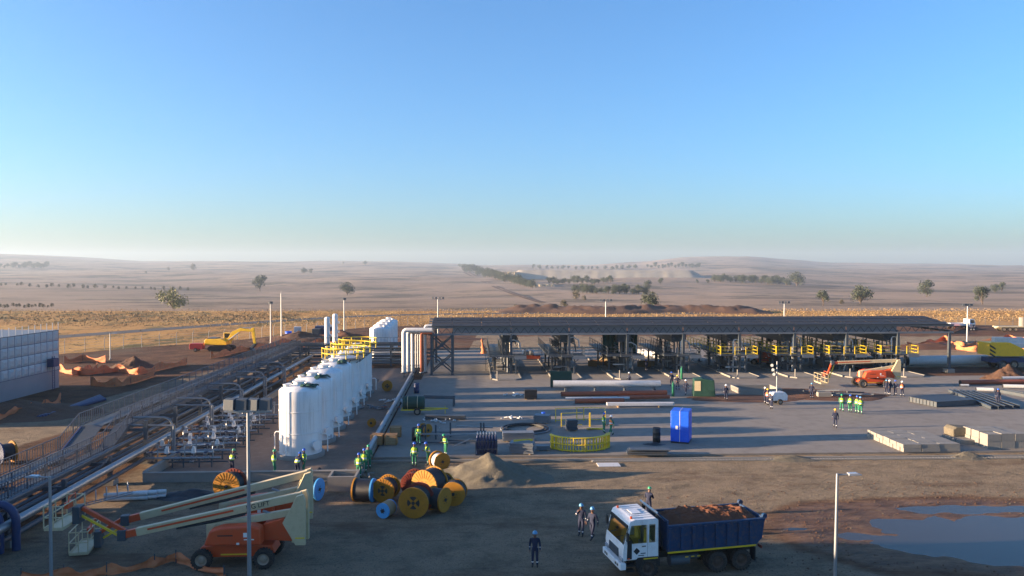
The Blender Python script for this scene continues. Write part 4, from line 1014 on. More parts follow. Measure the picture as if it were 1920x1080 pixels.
# red compressor
p = G(370, 659); t = thing('compressor', 'red towed compressor on the bare soil near the excavator', 'compressor', p, R(5))
b = MB(); b.prism([(-1.2,.45),(1.1,.45),(1.2,.9),(1.0,1.5),(-1.1,1.5),(-1.25,1.2)], -.7, .7); b.build('housing', mat('red_machine_paint', (.42,.03,.03), .5, 0, .15, 2, DUST, .3), t, .05)
b = MB(); b.box(-1.26,-.6,.6,-1.2,.6,1.2); b.build('pale_end_panel', M['white_pipe'], t)
b = MB(); b.beam((1.1,0,.5),(2.1,0,.35),.1,.1); b.build('drawbar', M['black'], t)
for yy in (-.75,.75): wheel(t, -.1, yy, .35, wheel_meshes(.35,.2,lug=False))
# ------------------------------------------------------------------ people
def body_mesh(pose):
    """one continuous skinned body; pose gives joint positions (x forward, y left, z up, metres)"""
    J = dict(pel=(0,0,.95), bel=(0,0,1.10), che=(.01,0,1.32), nek=(.01,0,1.49), hd0=(.02,0,1.58), hd1=(.03,0,1.69),
             hpL=(0,.10,.90), knL=(.03,.11,.50), anL=(0,.12,.09), toL=(.17,.13,.045), hpR=(0,-.10,.90), knR=(.03,-.11,.50), anR=(0,-.12,.09), toR=(.17,-.13,.045),
             shL=(0,.20,1.40), elL=(-.03,.26,1.12), wrL=(.06,.26,.88), haL=(.10,.25,.80), shR=(0,-.20,1.40), elR=(-.03,-.26,1.12), wrR=(.06,-.26,.88), haR=(.10,-.25,.80))
    J.update(pose)
    RAD = dict(pel=.15, bel=.14, che=.155, nek=.062, hd0=.085, hd1=.088, hp=.10, kn=.072, an=.055, to=.042, sh=.082, el=.055, wr=.038, ha=.036)
    E = [('pel','bel'),('bel','che'),('che','nek'),('nek','hd0'),('hd0','hd1')]
    for s_ in 'LR': E += [('pel','hp'+s_),('hp'+s_,'kn'+s_),('kn'+s_,'an'+s_),('an'+s_,'to'+s_),('che','sh'+s_),('sh'+s_,'el'+s_),('el'+s_,'wr'+s_),('wr'+s_,'ha'+s_)]
    names = list(J); me = bpy.data.meshes.new('body'); me.from_pydata([J[n] for n in names], [(names.index(a), names.index(b)) for a, b in E], [])
    o = bpy.data.objects.new('body', me); C.objects.link(o)
    md = o.modifiers.new('skin', 'SKIN'); md.use_smooth_shade = True
    for i, n in enumerate(names):
        r = RAD[n] if n in RAD else RAD[n[:2]]
        sv = me.skin_vertices[0].data[i]; sv.radius = (r, r*.8 if n in ('pel','bel','che') else r); sv.use_root = (n == 'pel')
    ss = o.modifiers.new('sub', 'SUBSURF'); ss.levels = 2; ss.render_levels = 2
    ev = o.evaluated_get(bpy.context.evaluated_depsgraph_get()); out = bpy.data.meshes.new_from_object(ev); bpy.data.objects.remove(o)
    for m_ in ('navy','skin','boot','reflect'): out.materials.append(M[m_])
    segs = [(Vector(J[a]), Vector(J[b]), a, b) for a, b in E]
    for f in out.polygons:
        c = f.center; best = (9, None, 0)
        for p, q, a, b in segs:
            d = q - p; t = max(0, min(1, (c-p).dot(d)/d.length_squared)); dist = (c-(p+d*t)).length
            if dist < best[0]: best = (dist, (a, b), t)
        (a, b), t = best[1], best[2]; mi = 0
        if a[:2] == 'an': mi = 2
        elif a[:2] == 'kn': mi = 2 if t > .86 else 3 if .50 < t < .62 else 0
        elif a == 'nek' or a == 'hd0': mi = 1
        elif a[:2] == 'wr': mi = 1
        elif a[:2] == 'el' and .35 < t < .5: mi = 3
        f.material_index = mi; f.use_smooth = True
    # fingers, nose, ears, eyes joined into the same mesh
    b = MB()
    for s_ in 'LR':
        w = Vector(J['wr'+s_]); h = Vector(J['ha'+s_]); d = (h-w).normalized(); sd = d.cross(Vector((1,0,0)))
        sd = sd.normalized() if sd.length > .1 else Vector((0,1,0)); fw_ = d.cross(sd).normalized()
        for k, L in enumerate((.062,.075,.07,.055)):
            p0 = h + fw_*(-.027+.018*k) + d*.015; p1 = p0 + d*L*.55; p2 = p1 + d*L*.35 + sd*.018
            b.tube([p0,p1,p2],[.0095,.009,.007],6,1)
        p0 = w.lerp(h,.55) + fw_*.03; b.tube([p0, p0+fw_*.03+d*.02, p0+fw_*.035+d*.055],[.011,.010,.008],6,1)
    h0, h1 = Vector(J['hd0']), Vector(J['hd1']); hc = h0.lerp(h1,.5)
    b.cyl(hc+Vector((.07,0,.012)), hc+Vector((.112,0,-.018)), .010, .020, 6, 1)
    for s_ in (-1, 1):
        b.cb(hc+Vector((0,.088*s_,0)), (.03,.016,.055), 1); b.cb(hc+Vector((.082,.032*s_,.022)), (.012,.022,.012), 2)
    b.cb(hc+Vector((.084,0,-.05)), (.010,.045,.010), 2)
    bm = bmesh.new(); bm.from_mesh(out); tmp = b.mesh('t', [M['navy']]); bm.from_mesh(tmp); bm.to_mesh(out); bm.free(); out.update()
    out['head'] = list(h1); return out, J
def helmet_mesh(m):
    b = MB(); b.lathe([(.118,0),(.120,.03),(.108,.085),(.07,.122),(.02,.136),(.002,.137)],16); b.prismz([(.05,-.10),(.15,-.06),(.165,0),(.15,.06),(.05,.10)],0,.014)
    b.lathe([(.119,0),(.137,.002),(.137,.012),(.119,.016)],16); b.box(-.10,-.012,.10,.09,.012,.142); return b.mesh('helmet', M[m])
def vest_mesh(J, m):
    b = MB(); ce, be, ne = Vector(J['che']), Vector(J['bel']), Vector(J['nek'])
    pe = Vector(J['pel']); n = 16
    rows = [(pe.lerp(be,.55),.165,.190),(be,.163,.187),(be.lerp(ce,.5),.165,.195),(ce,.168,.215),(ce.lerp(ne,.45),.15,.19),(ce.lerp(ne,.72),.10,.13)]
    q = []
    for c, rx, ry in rows:
        for k in range(n): a = 2*math.pi*k/n; q.append(c + Vector((rx*math.cos(a), ry*math.sin(a), 0)))
    fs, ms = [], []
    for i in range(len(rows)-1):
        b.add(q, [], 0); 
    b = MB(); b.add(q, [(i*n+k, i*n+(k+1) % n, (i+1)*n+(k+1) % n, (i+1)*n+k) for i in range(len(rows)-1) for k in range(n)], 0, True)
    for i in range(len(b.f)):
        if i // n == 1: b.m[i] = 1
    return b.mesh('vest', [M[m], M['reflect']])
POSES = {
 'stand': {},
 'walk': dict(knL=(.16,.10,.53), anL=(.24,.10,.11), toL=(.41,.10,.09), knR=(-.02,-.10,.50), anR=(-.28,-.10,.14), toR=(-.12,-.10,.05), elL=(-.12,.26,1.14), wrL=(-.12,.27,.90), haL=(-.10,.27,.82), elR=(.03,-.26,1.13), wrR=(.22,-.24,.97), haR=(.28,-.23,.91)),
 'phone': dict(elR=(.08,-.30,1.15), wrR=(.12,-.17,1.38), haR=(.09,-.12,1.47), knL=(.1,.1,.52), anL=(.12,.11,.1), toL=(.29,.11,.05)),
 'work': dict(che=(.06,0,1.30), nek=(.10,0,1.46), hd0=(.14,0,1.54), hd1=(.18,0,1.64), shL=(.05,.2,1.38), shR=(.05,-.2,1.38), elL=(.12,.25,1.14), wrL=(.34,.16,1.16), haL=(.42,.12,1.18), elR=(.12,-.25,1.14), wrR=(.34,-.16,1.12), haR=(.42,-.12,1.12)),
 'bend': dict(pel=(-.08,0,.92), bel=(-.02,0,1.06), che=(.16,0,1.22), nek=(.26,0,1.34), hd0=(.33,0,1.40), hd1=(.40,0,1.48), shL=(.16,.2,1.27), shR=(.16,-.2,1.27), elL=(.26,.24,1.02), wrL=(.44,.2,.86), haL=(.5,.18,.79), elR=(.26,-.24,1.02), wrR=(.44,-.2,.86), haR=(.5,-.18,.79), hpL=(-.06,.1,.88), hpR=(-.06,-.1,.88)),
 'hips': dict(elL=(-.10,.36,1.16), wrL=(.04,.22,1.02), haL=(.09,.17,1.0), elR=(-.10,-.36,1.16), wrR=(.04,-.22,1.02), haR=(.09,-.17,1.0), knL=(.02,.16,.5), anL=(0,.2,.09), toL=(.16,.24,.045)),
}
BODY = {k: body_mesh(v) for k, v in POSES.items()}
HELM = {k: helmet_mesh('hat_'+k) for k in ('blue','green','white','yellow','lblue')}
VEST = {(k, v): vest_mesh(BODY[k][1], v) for k in POSES for v in ('hivis','hivis_o')}
def person(p, face, pose, cloth, hat, vest, label, group='site workers', sc=1.0):
    t = thing('person', label, 'person', p, R(face), group); t.scale = (sc,sc,sc)
    me, J = BODY[pose]; o = inst('body', me, t)
    if cloth != 'navy': o.material_slots[0].link = 'OBJECT'; o.material_slots[0].material = M[cloth]
    h0, h1 = Vector(J['hd0']), Vector(J['hd1']); tilt = math.atan2(h1.x-h0.x-.01, h1.z-h0.z)
    inst('helmet', HELM[hat], t, h1 + Vector((0,0,.03)), 0, (0, tilt*.6, 0))
    if vest: inst('vest', VEST[(pose, vest)], t)
    return t
Y_ = SLAB
for (u, v, z, face, pose, cloth, hat, vest, label) in (
 (1003,1063,0,265,'stand','navy','lblue',None,'worker in navy overalls standing alone left of the truck'),
 (1090,1005,0,250,'phone','navy','lblue',None,'worker in navy raising a hand to his helmet near the truck cab'),
 (1111,1012,0,230,'walk','navy','lblue',None,'worker in navy striding closest to the truck cab'),
 (1216,969,0,60,'work','navy','green',None,'worker with green helmet standing behind the truck cab'),
 (435,888,.05,60,'work','navy','green','hivis','worker in yellow vest and blue trousers beside the valve piping'),
 (514,890,.05,20,'phone','green','green','hivis','worker in green with green helmet left of the nearest tank'),
 (558,892,.05,80,'bend','navy','blue','hivis','worker in navy trousers bending at the foot of the nearest tank'),
 (571,888,.05,200,'phone','green','blue','hivis','worker in green with raised arms by the nearest tank'),
 (673,897,0,80,'stand','green','blue','hivis','nearest of the three green workers by the bund corner'),
 (683,888,0,95,'stand','green','blue','hivis','middle one of the three green workers by the bund corner'),
 (691,880,0,100,'stand','green','green',None,'rear one of the three green workers by the bund corner'),
 (777,874,0,270,'stand','green','blue','hivis','green worker left of the white cable drum, nearest the kerb'),
 (785,836,Y_,100,'walk','green','blue','hivis','green worker striding beside the yellow and black drum'),
 (803,872,0,190,'work','green','blue','hivis','green worker just left of the white cable drum'),
 (836,855,Y_,215,'work','green','green','hivis','green worker carrying a short ladder behind the white drum'),
 (1132,812,Y_,10,'stand','green','blue','hivis','green worker beside the curved yellow railing'),
 (1146,817,Y_,200,'walk','green','white','hivis_o','worker in orange vest and white helmet by the curved railing'),
 (1566,803,Y_,250,'walk','navy','yellow',None,'worker in dark jacket and yellow helmet alone on the open concrete'),
 (1578,772,Y_,260,'walk','green','green','hivis','leftmost of the four green workers crossing the yard'),
 (1594,773,Y_,265,'stand','green','blue','hivis','second of the four green workers crossing the yard'),
 (1607,775,Y_,250,'stand','green','blue','hivis','third of the four green workers crossing the yard'),
 (1613,777,Y_,255,'walk','green','lblue','hivis','rightmost of the four green workers crossing the yard'),
 (1434,757,Y_,330,'hips','navy','white',None,'navy worker at the left of the group by the light tower'),
 (1439,760,Y_,20,'stand','navy','yellow','hivis_o','worker with yellow helmet in the group by the light tower'),
 (1447,767,Y_,200,'work','navy','white',None,'navy worker with white helmet before the light tower'),
 (1522,748,Y_,250,'stand','navy','lblue',None,'navy worker by the heap of steel offcuts'),
 (1361,751,Y_,265,'walk','navy','white',None,'navy worker walking on the brown strip right of the green box'),
 (1180,725,Y_,185,'walk','navy','white',None,'navy worker walking behind the long white pipe'),
 (1259,724,Y_,270,'stand','navy','blue',None,'navy worker beside the green cylinder post'),
 (1270,731,Y_,265,'hips','navy','yellow',None,'navy worker with yellow helmet left of the green box'),
 (1286,741,Y_,230,'walk','navy','white',None,'navy worker nearest the camera left of the green box'),
 (1662,741,Y_,250,'stand','navy','lblue',None,'leftmost navy worker of the group by the boom lift wheel'),
 (1668,742,Y_,120,'hips','navy','white',None,'second navy worker of the group by the boom lift wheel'),
 (1679,742,Y_,200,'stand','navy','blue',None,'third navy worker of the group, next to the orange vest'),
 (1691,744,Y_,265,'hips','navy','white','hivis_o','worker in orange vest and white helmet right of the boom lift'),
 (1871,760,Y_,255,'stand','navy','blue',None,'navy worker standing among the dark steel sections'),
 (1212,696,Y_,90,'bend','navy','blue',None,'dark clad worker under the green sheeted platform'),
 (1821,620,0,200,'stand','navy','blue',None,'left one of two distant figures by the white lorry'),
 (1826,620,0,20,'stand','navy','lblue',None,'right one of two distant figures by the white lorry')):
    person(G(u, v, z), face, pose, cloth, hat, vest, label)
# ------------------------------------------------------------------ things standing about the yard
def flange_mesh(r, th, m, ribs, cross):
    b = MB(); Mx = Matrix.Rotation(math.pi/2,4,'X')
    b.lathe([(.08,-th/2),(r,-th/2),(r,th/2),(.08,th/2)], 30, 0, False, Mx)
    if ribs:
        for k in range(24):
            a = 2*math.pi*k/24
            for s_ in (-1, 1): b.cb((r*.72*math.cos(a), s_*(th/2+.012), r*.72*math.sin(a)), (r*.5,.022,.07*r), 0, 0, -a)
    if cross:
        for s_ in (-1, 1):
            b.lathe([(.1,s_*(th/2+.003)),(r*.42,s_*(th/2+.003))], 20, 1, False, Mx)
            for a in (R(45), R(135)): b.cb((0, s_*(th/2+.02), 0), (r*.84,.04,.16*r), 0, 0, a)
    for k in range(6):
        a = math.pi/3*k
        for s_ in (-1, 1): b.cyl((r*.3*math.cos(a), s_*th/2, r*.3*math.sin(a)), (r*.3*math.cos(a), s_*(th/2+.03), r*.3*math.sin(a)), .025, n=6, mi=1)
    for s_ in (-1, 1): b.cyl((0,s_*th/2,0),(0,s_*(th/2+.05),0),.11,n=12,mi=1)
    return b.mesh('flange', [m, M['cable']])
def drum(u, v, r, w, rz, fm, label, wind='cable', ribs=True, cross=False, z=0, fill=.8, fm2=None, tilt=0):
    r *= .92; w *= .92
    p = G(u, v, z); t = thing('cable_drum', label, 'cable drum', (p.x, p.y, z), rz, 'cable drums')
    f1 = flange_mesh(r, .1, M[fm], ribs, cross); f2 = flange_mesh(r, .1, M[fm2 or fm], ribs, cross)
    inst('flange', f1, t, (0,-w/2,r)); inst('flange', f2, t, (0,w/2,r))
    b = MB(); n = max(4, int(w/.075)); rr = r*fill; prof = []
    for k in range(n): y0 = -w/2+.05+(w-.1)*k/n; d = (w-.1)/n; prof += [(rr-.03, y0), (rr, y0+d*.3), (rr, y0+d*.7), (rr-.03, y0+d)]
    b.lathe(prof, 30, 0, True, Matrix.Translation((0,0,r)) @ Matrix.Rotation(math.pi/2,4,'X')); b.build('wound_cable', M[wind], t, fix=False)
    return t
def staves(u, v, r, w, rz, fm, label):
    p = G(u, v); t = thing('cable_drum', label, 'cable drum', p, rz, 'cable drums'); f = flange_mesh(r, .08, M[fm], False, False)
    inst('flange', f, t, (0,-w/2,r)); inst('flange', f, t, (0,w/2,r))
    b = MB(); b.box(-.07,-w/2+.02,-.02,.07,w/2-.02,.02); sm = b.mesh('stave', M['wood'])
    for k in range(26):
        a = 2*math.pi*k/26; inst('stave', sm, t, ((r-.03)*math.cos(a), 0, r+(r-.03)*math.sin(a)), 0, (0, math.pi/2-a, 0))
    return t
drum(683, 940, .82, 1.3, R(82), 'blue_flange', 'black cable drum with light blue end, leftmost of the cluster', ribs=False, fm2='yel_flange', fill=.93)
drum(724, 938, .85, 1.2, R(-12), 'yel_flange', 'bright yellow ribbed drum with a cross opening, behind the small blue one', cross=True)
drum(776, 926, .85, 1.1, R(-6), 'red_flange', 'dark red ribbed drum tucked behind the yellow cross drum')
staves(725, 968, .46, .85, R(-22), 'blue_flange', 'small drum with light blue end and timber staves, foremost of the cluster')
drum(781, 966, 1.02, 1.3, R(-10), 'yel_flange', 'largest yellow drum in the middle of the cluster', cross=True, fm2='red_flange')
drum(806, 935, 1.1, 1.3, R(-30), 'yel_flange', 'big black wound drum rearmost in the middle of the cluster', fill=.92)
drum(822, 958, .82, 1.0, R(62), 'yel_flange', 'drum turned edge on, yellow end facing right beside the largest', fill=.85, ribs=False)
drum(829, 930, .8, .95, R(-40), 'yel_flange', 'black wound drum behind the edge on drum', fill=.9, ribs=False)
drum(852, 945, .83, .9, R(-6), 'yel_flange', 'yellow drum at the right end of the cluster by the gravel heap', ribs=False, fill=.95)
drum(824, 880, .72, .9, R(35), 'yel_flange', 'drum wound with white cable beside the kerb', wind='cable_white', ribs=False)
drum(586, 937, .78, 1.0, R(75), 'blue_flange', 'blue ended drum half hidden behind the raised booms', ribs=False)
drum(432, 934, 1.0, 1.1, R(-8), 'yel_flange', 'large yellow and red drum behind the boom near the bund wall', fm2='red_flange', ribs=True)
drum(12, 868, .9, 1.0, R(-35), 'steel_blue', 'dark blue drum left of the railed rack', ribs=True, fm2='yel_flange')
drum(797, 818, .62, .7, R(55), 'yel_flange', 'yellow drum standing on the yard among the steel frames', z=Y_, ribs=False)
drum(697, 800, .42, .4, R(-5), 'yel_flange', 'small yellow drum on the bund side near the timber crates', z=.05, ribs=False)
drum(726, 733, .7, .7, R(10), 'yel_flange', 'yellow reel stand beside the far end of the bund', z=.05, cross=True)
# heaps
heap('gravel_heap', G(915, 895), 4.3, 2.6, 1.6, M['gravel'], 'grey gravel heap beside the cable drums', 'heap', seed=2)
heap('gravel_heap', G(1480, 862), 2.8, .7, .35, M['gravel'], 'small sunlit gravel spill on the kerb edge', 'heap', seed=5)
heap('gravel_heap', G(1812, 858), 1.9, .8, .45, M['gravel'], 'little rubble heap below the concrete blocks', 'heap', seed=8)
heap('soil_heap', G(1888, 713), 3.4, 2.4, 1.9, M['soil_dark'], 'dark soil heap before the mobile crane', 'heap', seed=11)
heap('soil_heap', G(560, 640), 9, 4, 2.0, M['soil_dark'], 'dark spoil mound left of the slim white columns', 'heap', seed=3)
heap('soil_heap', G(250, 688), 3.2, 2.2, 1.5, M['soil_dark'], 'brown soil mound inside the orange netting', 'heap', seed=4)
heap('soil_heap', G(30, 775), 8, 5, 1.3, M['soil_dark'], 'dark soil bank before the panelled water tank', 'heap', seed=14)
heap('soil_heap', G(640, 637), 8, 4, 1.9, M['soil'], 'red soil mound behind the slim white columns', 'heap', seed=6)
heap('soil_heap', G(800, 636), 12, 5, .9, M['soil'], 'red soil bank behind the left end of the canopy', 'heap', seed=16)
heap('soil_heap', G(1740, 652), 11, 4, .9, M['soil'], 'red soil bank beyond the right end of the canopy', 'heap', seed=7)
heap('soil_heap', G(1860, 648), 5, 3, 1.3, M['soil'], 'small soil mound in front of the flatbed trailer', 'heap', seed=9)
for k, (u, v, rx, ry, h, s_) in enumerate(((1400,747,6.5,2.4,.14,1),(1560,742,6,3.2,.22,2),(1480,733,5,2,.12,3))):
    heap('soil_patch', G(u, v, Y_) , rx, ry, h, M['soil'], ['thin red soil spread on the concrete below the pit kerbs','red soil strip with scrap steel before the orange boom lift','thin red soil between the pit kerbs and the islands'][k], 'soil', seed=20+s_, p=.5)
# kerb drain along the yard's front edge
dr = thing('drain_channel', 'slotted drain channel along the front edge of the yard', 'drain', G(1110, 866), math.atan2((Bp-A).y, (Bp-A).x))
db = MB(); db.box(0,-.16,.0,.98,.16,.11)
for k in range(4): db.box(.08+.24*k,-.10,.11,.2+.24*k,.10,.125)
dme = db.mesh('channel_unit', M['concrete'])
for k in range(44): inst('channel_unit', dme, dr, (1.0*k, 0, 0))
b = MB(); b.box(-18.5,-.09,0,44,.09,.17); o = b.build('kerb_edge', M['concrete'], dr); o.location = (0, .38, 0)
b = MB(); b.box(-.85,-.55,0,.85,.55,.05); o = b.build('white_board', M['white_pipe']); o.location = G(1141, 872); o.rotation_euler = (0,0,.05); tag(o, 'flat pale board lying on the gravel before the drain', 'board')
# block stacks
blk = MB(); blk.box(-.5,-.24,0,.5,.24,.24); blk_me = blk.mesh('block', M['concrete_lt'])
def blocks(u, v, nx, ny, nz, label, sx=1.0, sy=.5, sz=.25, rz=YAW):
    p = G(u, v, Y_); t = thing('block_stack', label, 'blocks', p, rz, 'stacks of concrete blocks')
    for k in range(nz):
        for j in range(ny):
            for i in range(nx):
                inst('block', blk_me, t, ((i+.5)*sx*1.03+random.uniform(-.03,.03), (j+.5)*sy*1.06+random.uniform(-.015,.015), k*sz*1.01), random.uniform(-.015,.015), None, (sx, sy/.48*.96, sz/.24*(1 if k < nz-1 else random.uniform(.9,1.03))))
    return t
blocks(1694, 848, 2, 11, 2, 'long low stack of pale concrete blocks, leftmost by the kerb', 1.5, .5, .32)
blocks(1762, 847, 1, 10, 2, 'narrow low stack of concrete blocks beside the long one', 1.7, .5, .32)
blocks(1800, 834, 1, 4, 1, 'single layer of concrete blocks below the tilted bundle', 1.6, .6, .4)
blocks(1852, 842, 3, 3, 2, 'tall pale cube stack of large concrete blocks', 1.15, 1.05, .62)
blocks(1908, 840, 2, 3, 1, 'low concrete blocks at the right edge beside the cube stack', 1.1, 1.0, .62)
p = G(1797, 824, Y_); t = thing('mesh_roll', 'tilted greenish bundle resting on the low blocks', 'bundle', p + Vector((0,0,.38)), YAW)
b = MB(); b.prism([(-.9,0),(-.95,.62),(-.6,.85),(.9,.72),(1.0,.1)], -.7, .7); b.build('bundle', M['gravel'], t, .08)
b = MB(); b.box(-1.0,-.6,-.1,1.0,.6,-.004); b.build('pallet', M['wood'], t)
# blue wrapped crate
p = G(1281, 831, Y_); t = thing('wrapped_crate', 'tall box wrapped in bright blue sheeting on the open yard', 'crate', (p.x, p.y+.8, Y_), R(-20))
b = MB(); b.box(-.78,-.95,.12,.78,.95,2.75); b.build('wrapping', M['blue_tarp'], t, .06)
b = MB(); b.box(-.75,-.9,0,.75,.9,.11); b.build('pallet', M['black'], t)
b = MB(); b.box(-.02,-.965,.12,.02,-.952,2.76); b.box(-.02,-.95,2.765,.02,.95,2.775); b.build('tape', M['white_pipe'], t)
b = MB(); b.box(-.35,-.966,1.2,-.15,-.953,1.5); b.build('paper_label', M['white_pipe'], t)
b = MB(); b.box(-.793,-.3,1.5,-.783,.0,1.85); b.build('paper_label', M['white_pipe'], t)
# barrels, cylinders
def barrel(u, v, m, label, r=.3, h=.9, z=Y_):
    b = MB(); b.lathe([(.01,0),(r,0),(r,h*.3),(r+.02,h*.33),(r,h*.36),(r,h*.64),(r+.02,h*.67),(r,h*.7),(r,h),(r-.02,h+.01),(r-.03,h-.02),(.01,h-.02)], 20)
    o = b.build('barrel', M[m], fix=False); o.location = G(u, v, z); return tag(o, label, 'barrel')
barrel(1231, 829, 'black', 'black drum standing on black sheeting left of the blue box', .33, 1.25)
barrel(781, 737, 'steel_blue', 'blue barrel near the far end of the long grey pipe', .33, 1.2)
barrel(779, 826, 'black', 'black bin beside the steel frames and yellow drum', .32, 1.1)
o = heap('black_sheeting', G(1226, 833, Y_), 1.1, .6, .2, M['black_tarp'], 'crumpled black sheeting under the black drum', 'sheeting', seed=31, n=18)
o = heap('black_sheeting', G(360, 931), 2.8, 1.0, .5, M['black_tarp'], 'black sheeting heaped behind the white plastic pipes', 'sheeting', seed=33, n=24)
o = heap('black_sheeting', G(600, 893, .05), .9, .6, .6, M['black_tarp'], 'black bag lying inside the bund corner', 'sheeting', seed=35, n=18)
# bottle rack
p = G(912, 851, Y_); t = thing('gas_bottle_rack', 'steel rack packed with dark gas cylinders near the kerb', 'gas rack', p, YAW)
b = MB(); b.box(-.85,-.5,0,.85,.5,.1); 
for zz in (.5, 1.1):
    for q_ in (((-.85,-.5),(.85,-.5)),((.85,-.5),(.85,.5)),((.85,.5),(-.85,.5)),((-.85,.5),(-.85,-.5))): b.beam((*q_[0],zz),(*q_[1],zz),.05,.06)
for q_ in ((-.85,-.5),(.85,-.5),(.85,.5),(-.85,.5)): b.beam((*q_,0),(*q_,1.15),.06,.06)
b.build('frame', M['steel_dark'], t)
bb = MB(); bb.lathe([(.01,0),(.11,0),(.11,1.25),(.08,1.4),(.03,1.46),(.03,1.55),(.01,1.55)],12); bm_ = bb.mesh('gas_cylinder', M['steel_blue']); bb = MB(); bb.cb((0,0,1.6),(.1,.05,.09)); bv = bb.mesh('valve', M['white_pipe'])
for i in range(7):
    for j in range(4):
        c_ = inst('gas_cylinder', bm_, t, (-.72+.24*i, -.36+.24*j, .1)); inst('valve', bv, c_)
# stacks of flat plates / pallets
def plates(u, v, n, L, w, m, label, rz=0, th=.09, gap=.03, name='plate_stack', cat='stack', jit=.04):
    p = G(u, v, Y_); t = thing(name, label, cat, p, rz)
    b = MB(); b.box(-L/2,-w/2,0,L/2,w/2,th); pm = b.mesh('plate', M[m])
    for k in range(n): inst('plate', pm, t, (random.uniform(-jit,jit), random.uniform(-jit,jit), .08+k*(th+gap)), random.uniform(-.02,.02))
    b = MB()
    for xx in (-L*.35, L*.35): b.box(xx-.06,-w/2,0,xx+.06,w/2,.079)
    b.build('bearer', M['wood'], t); return t
plates(979, 849, 7, 1.9, 1.2, 'steel_grey', 'strapped stack of grey gratings with yellow pieces on top', R(-8))
p = G(979, 849, Y_); b = MB(); b.beam((-.7,-.2,.98),(.8,.1,1.08),.06,.06); b.beam((-.7,.2,.98),(.7,.3,1.05),.06,.06); b.cb((.75,.1,1.03),(.2,.2,.14)); o = b.build('yellow_offcut', M['yellow']); o.location = p; tag(o, 'yellow rail pieces lying on the strapped grating stack', 'rail')
plates(1018, 844, 3, 1.1, .6, 'steel_grey', 'small low stack of grating beside the strapped one', R(4))
plates(1017, 792, 6, 1.5, 1.1, 'steel_grey', 'grey grating stack behind the round yellow frame', R(-14))
b = MB(); b.cyl((0,0,0),(0,0,.4),.2,n=14); o = b.build('bucket', M['blue_tarp']); o.location = G(1019, 780, Y_ ) + Vector((0,0,.0)); tag(o, 'small blue bucket behind the grey grating stack', 'bucket')
plates(1072, 807, 8, .95, .8, 'steel_dark', 'dark stack of short sections inside the yellow frame', R(10))
plates(972, 826, 8, 2.7, 1.0, 'steel_grey', 'wide grey grating stack standing in front of the pipe coil', R(3), .07, .02)
plates(995, 748, 9, 1.4, 1.0, 'black', 'black crate like stack near the orange pipes', R(2), .11, .005)
plates(835, 786, 3, 4.0, .7, 'steel_dark', 'long dark grating bundle lying on the yard', R(-2))
plates(1215, 852, 4, 3.2, .9, 'steel_dark', 'dark steel gratings lying by the kerb', R(-3), .06, .05, jit=.2)
# timber crates
for k, (u, v, s_) in enumerate(((708,833,1.0),(734,833,1.0),(742,818,1.1))):
    p = G(u, v, Y_); t = thing('timber_crate', ['left one of two front timber crates by the long grey pipe','right one of two front timber crates by the long grey pipe','open timber crate behind the two front ones'][k], 'crate', p, R(-3+4*k), 'timber crates')
    b = MB(); b.box(-.5,-.45,.05,.5,.45,.88); b.build('box', M['crate'], t)
    b = MB(); b.box(-.52,-.475,0,.52,-.452,.1); pm = b.mesh('plank', M['wood'])
    for j in range(6): inst('plank', pm, t, (0,0,.08+.14*j))
    for xx in (-.46,.46): b = MB(); b.box(xx-.05,-.50,.02,xx+.05,-.477,.9); b.build('batten', M['crate'], t)
# yellow curved railing lying on the yard
p = G(1088, 846, Y_); t = thing('curved_railing', 'curved yellow railing sections nested together on the yard', 'railing', p + Vector((0,1.9,0)), R(3))
for k in range(5):
    rr = 2.35+.075*k; a0, a1 = R(188+3*k), R(352+2*k)
    b = MB()
    for zz in (.08,.55,1.12): b.tube([(rr*math.cos(lerp(a0,a1,j/24)), .85*rr*math.sin(lerp(a0,a1,j/24)), zz) for j in range(25)], .032, 6)
    o = b.build('rail', M['yellow'], t)
    b = MB(); b.cb((0,0,.56),(.07,.07,1.12)); pm = b.mesh('rail_post', M['yellow'])
    for j in range(8): a = lerp(a0,a1,(j+.15*k)/7.6); inst('rail_post', pm, t, (rr*math.cos(a), .85*rr*math.sin(a), 0), a)
# straight yellow frames behind it
p = G(1088, 800, Y_); t = thing('yellow_guard_frame', 'ring of slim yellow guard rails around the dark stack', 'railing', p, 0)
for k, (x0, y0, x1, y1) in enumerate(((-2.2,2.2,.6,2.9),(.6,2.9,2.6,2.6),(-1.8,-.2,.2,.2),(2.4,.3,2.6,2.5),(.9,0,1.0,.05))):
    railing([(x0,y0,0),(x1,y1,0)], 1.3, 'guard_rail', 'yellow', t, .35, False)
b = MB(); b.cb((.9,0,.65),(.14,.1,1.3)); b.build('post', M['yellow'], t)
b = MB()
for k in range(6): b.beam((0,-.12*k,.05+.03*k),(1.6,-.3+.1*k,.06),.07,.06)
o = b.build('yellow_offcuts', M['yellow']); o.location = G(1100, 805, Y_); tag(o, 'loose yellow rail pieces lying by the guard frame', 'rail')
# coil
t = thing('pipe_coil', 'big flat coil of black plastic pipe lying on the yard', 'coil', G(985, 806, Y_), 0)
for k in range(4):
    rr = 2.25-.16*k; b = MB(); b.tube([(rr*math.cos(a), rr*math.sin(a)*.98, .1+.09*(k % 2)) for a in [2*math.pi*j/48 for j in range(49)]], .075, 8); b.build('pipe_turn', M['black' if k % 2 else 'steel_grey'], t)
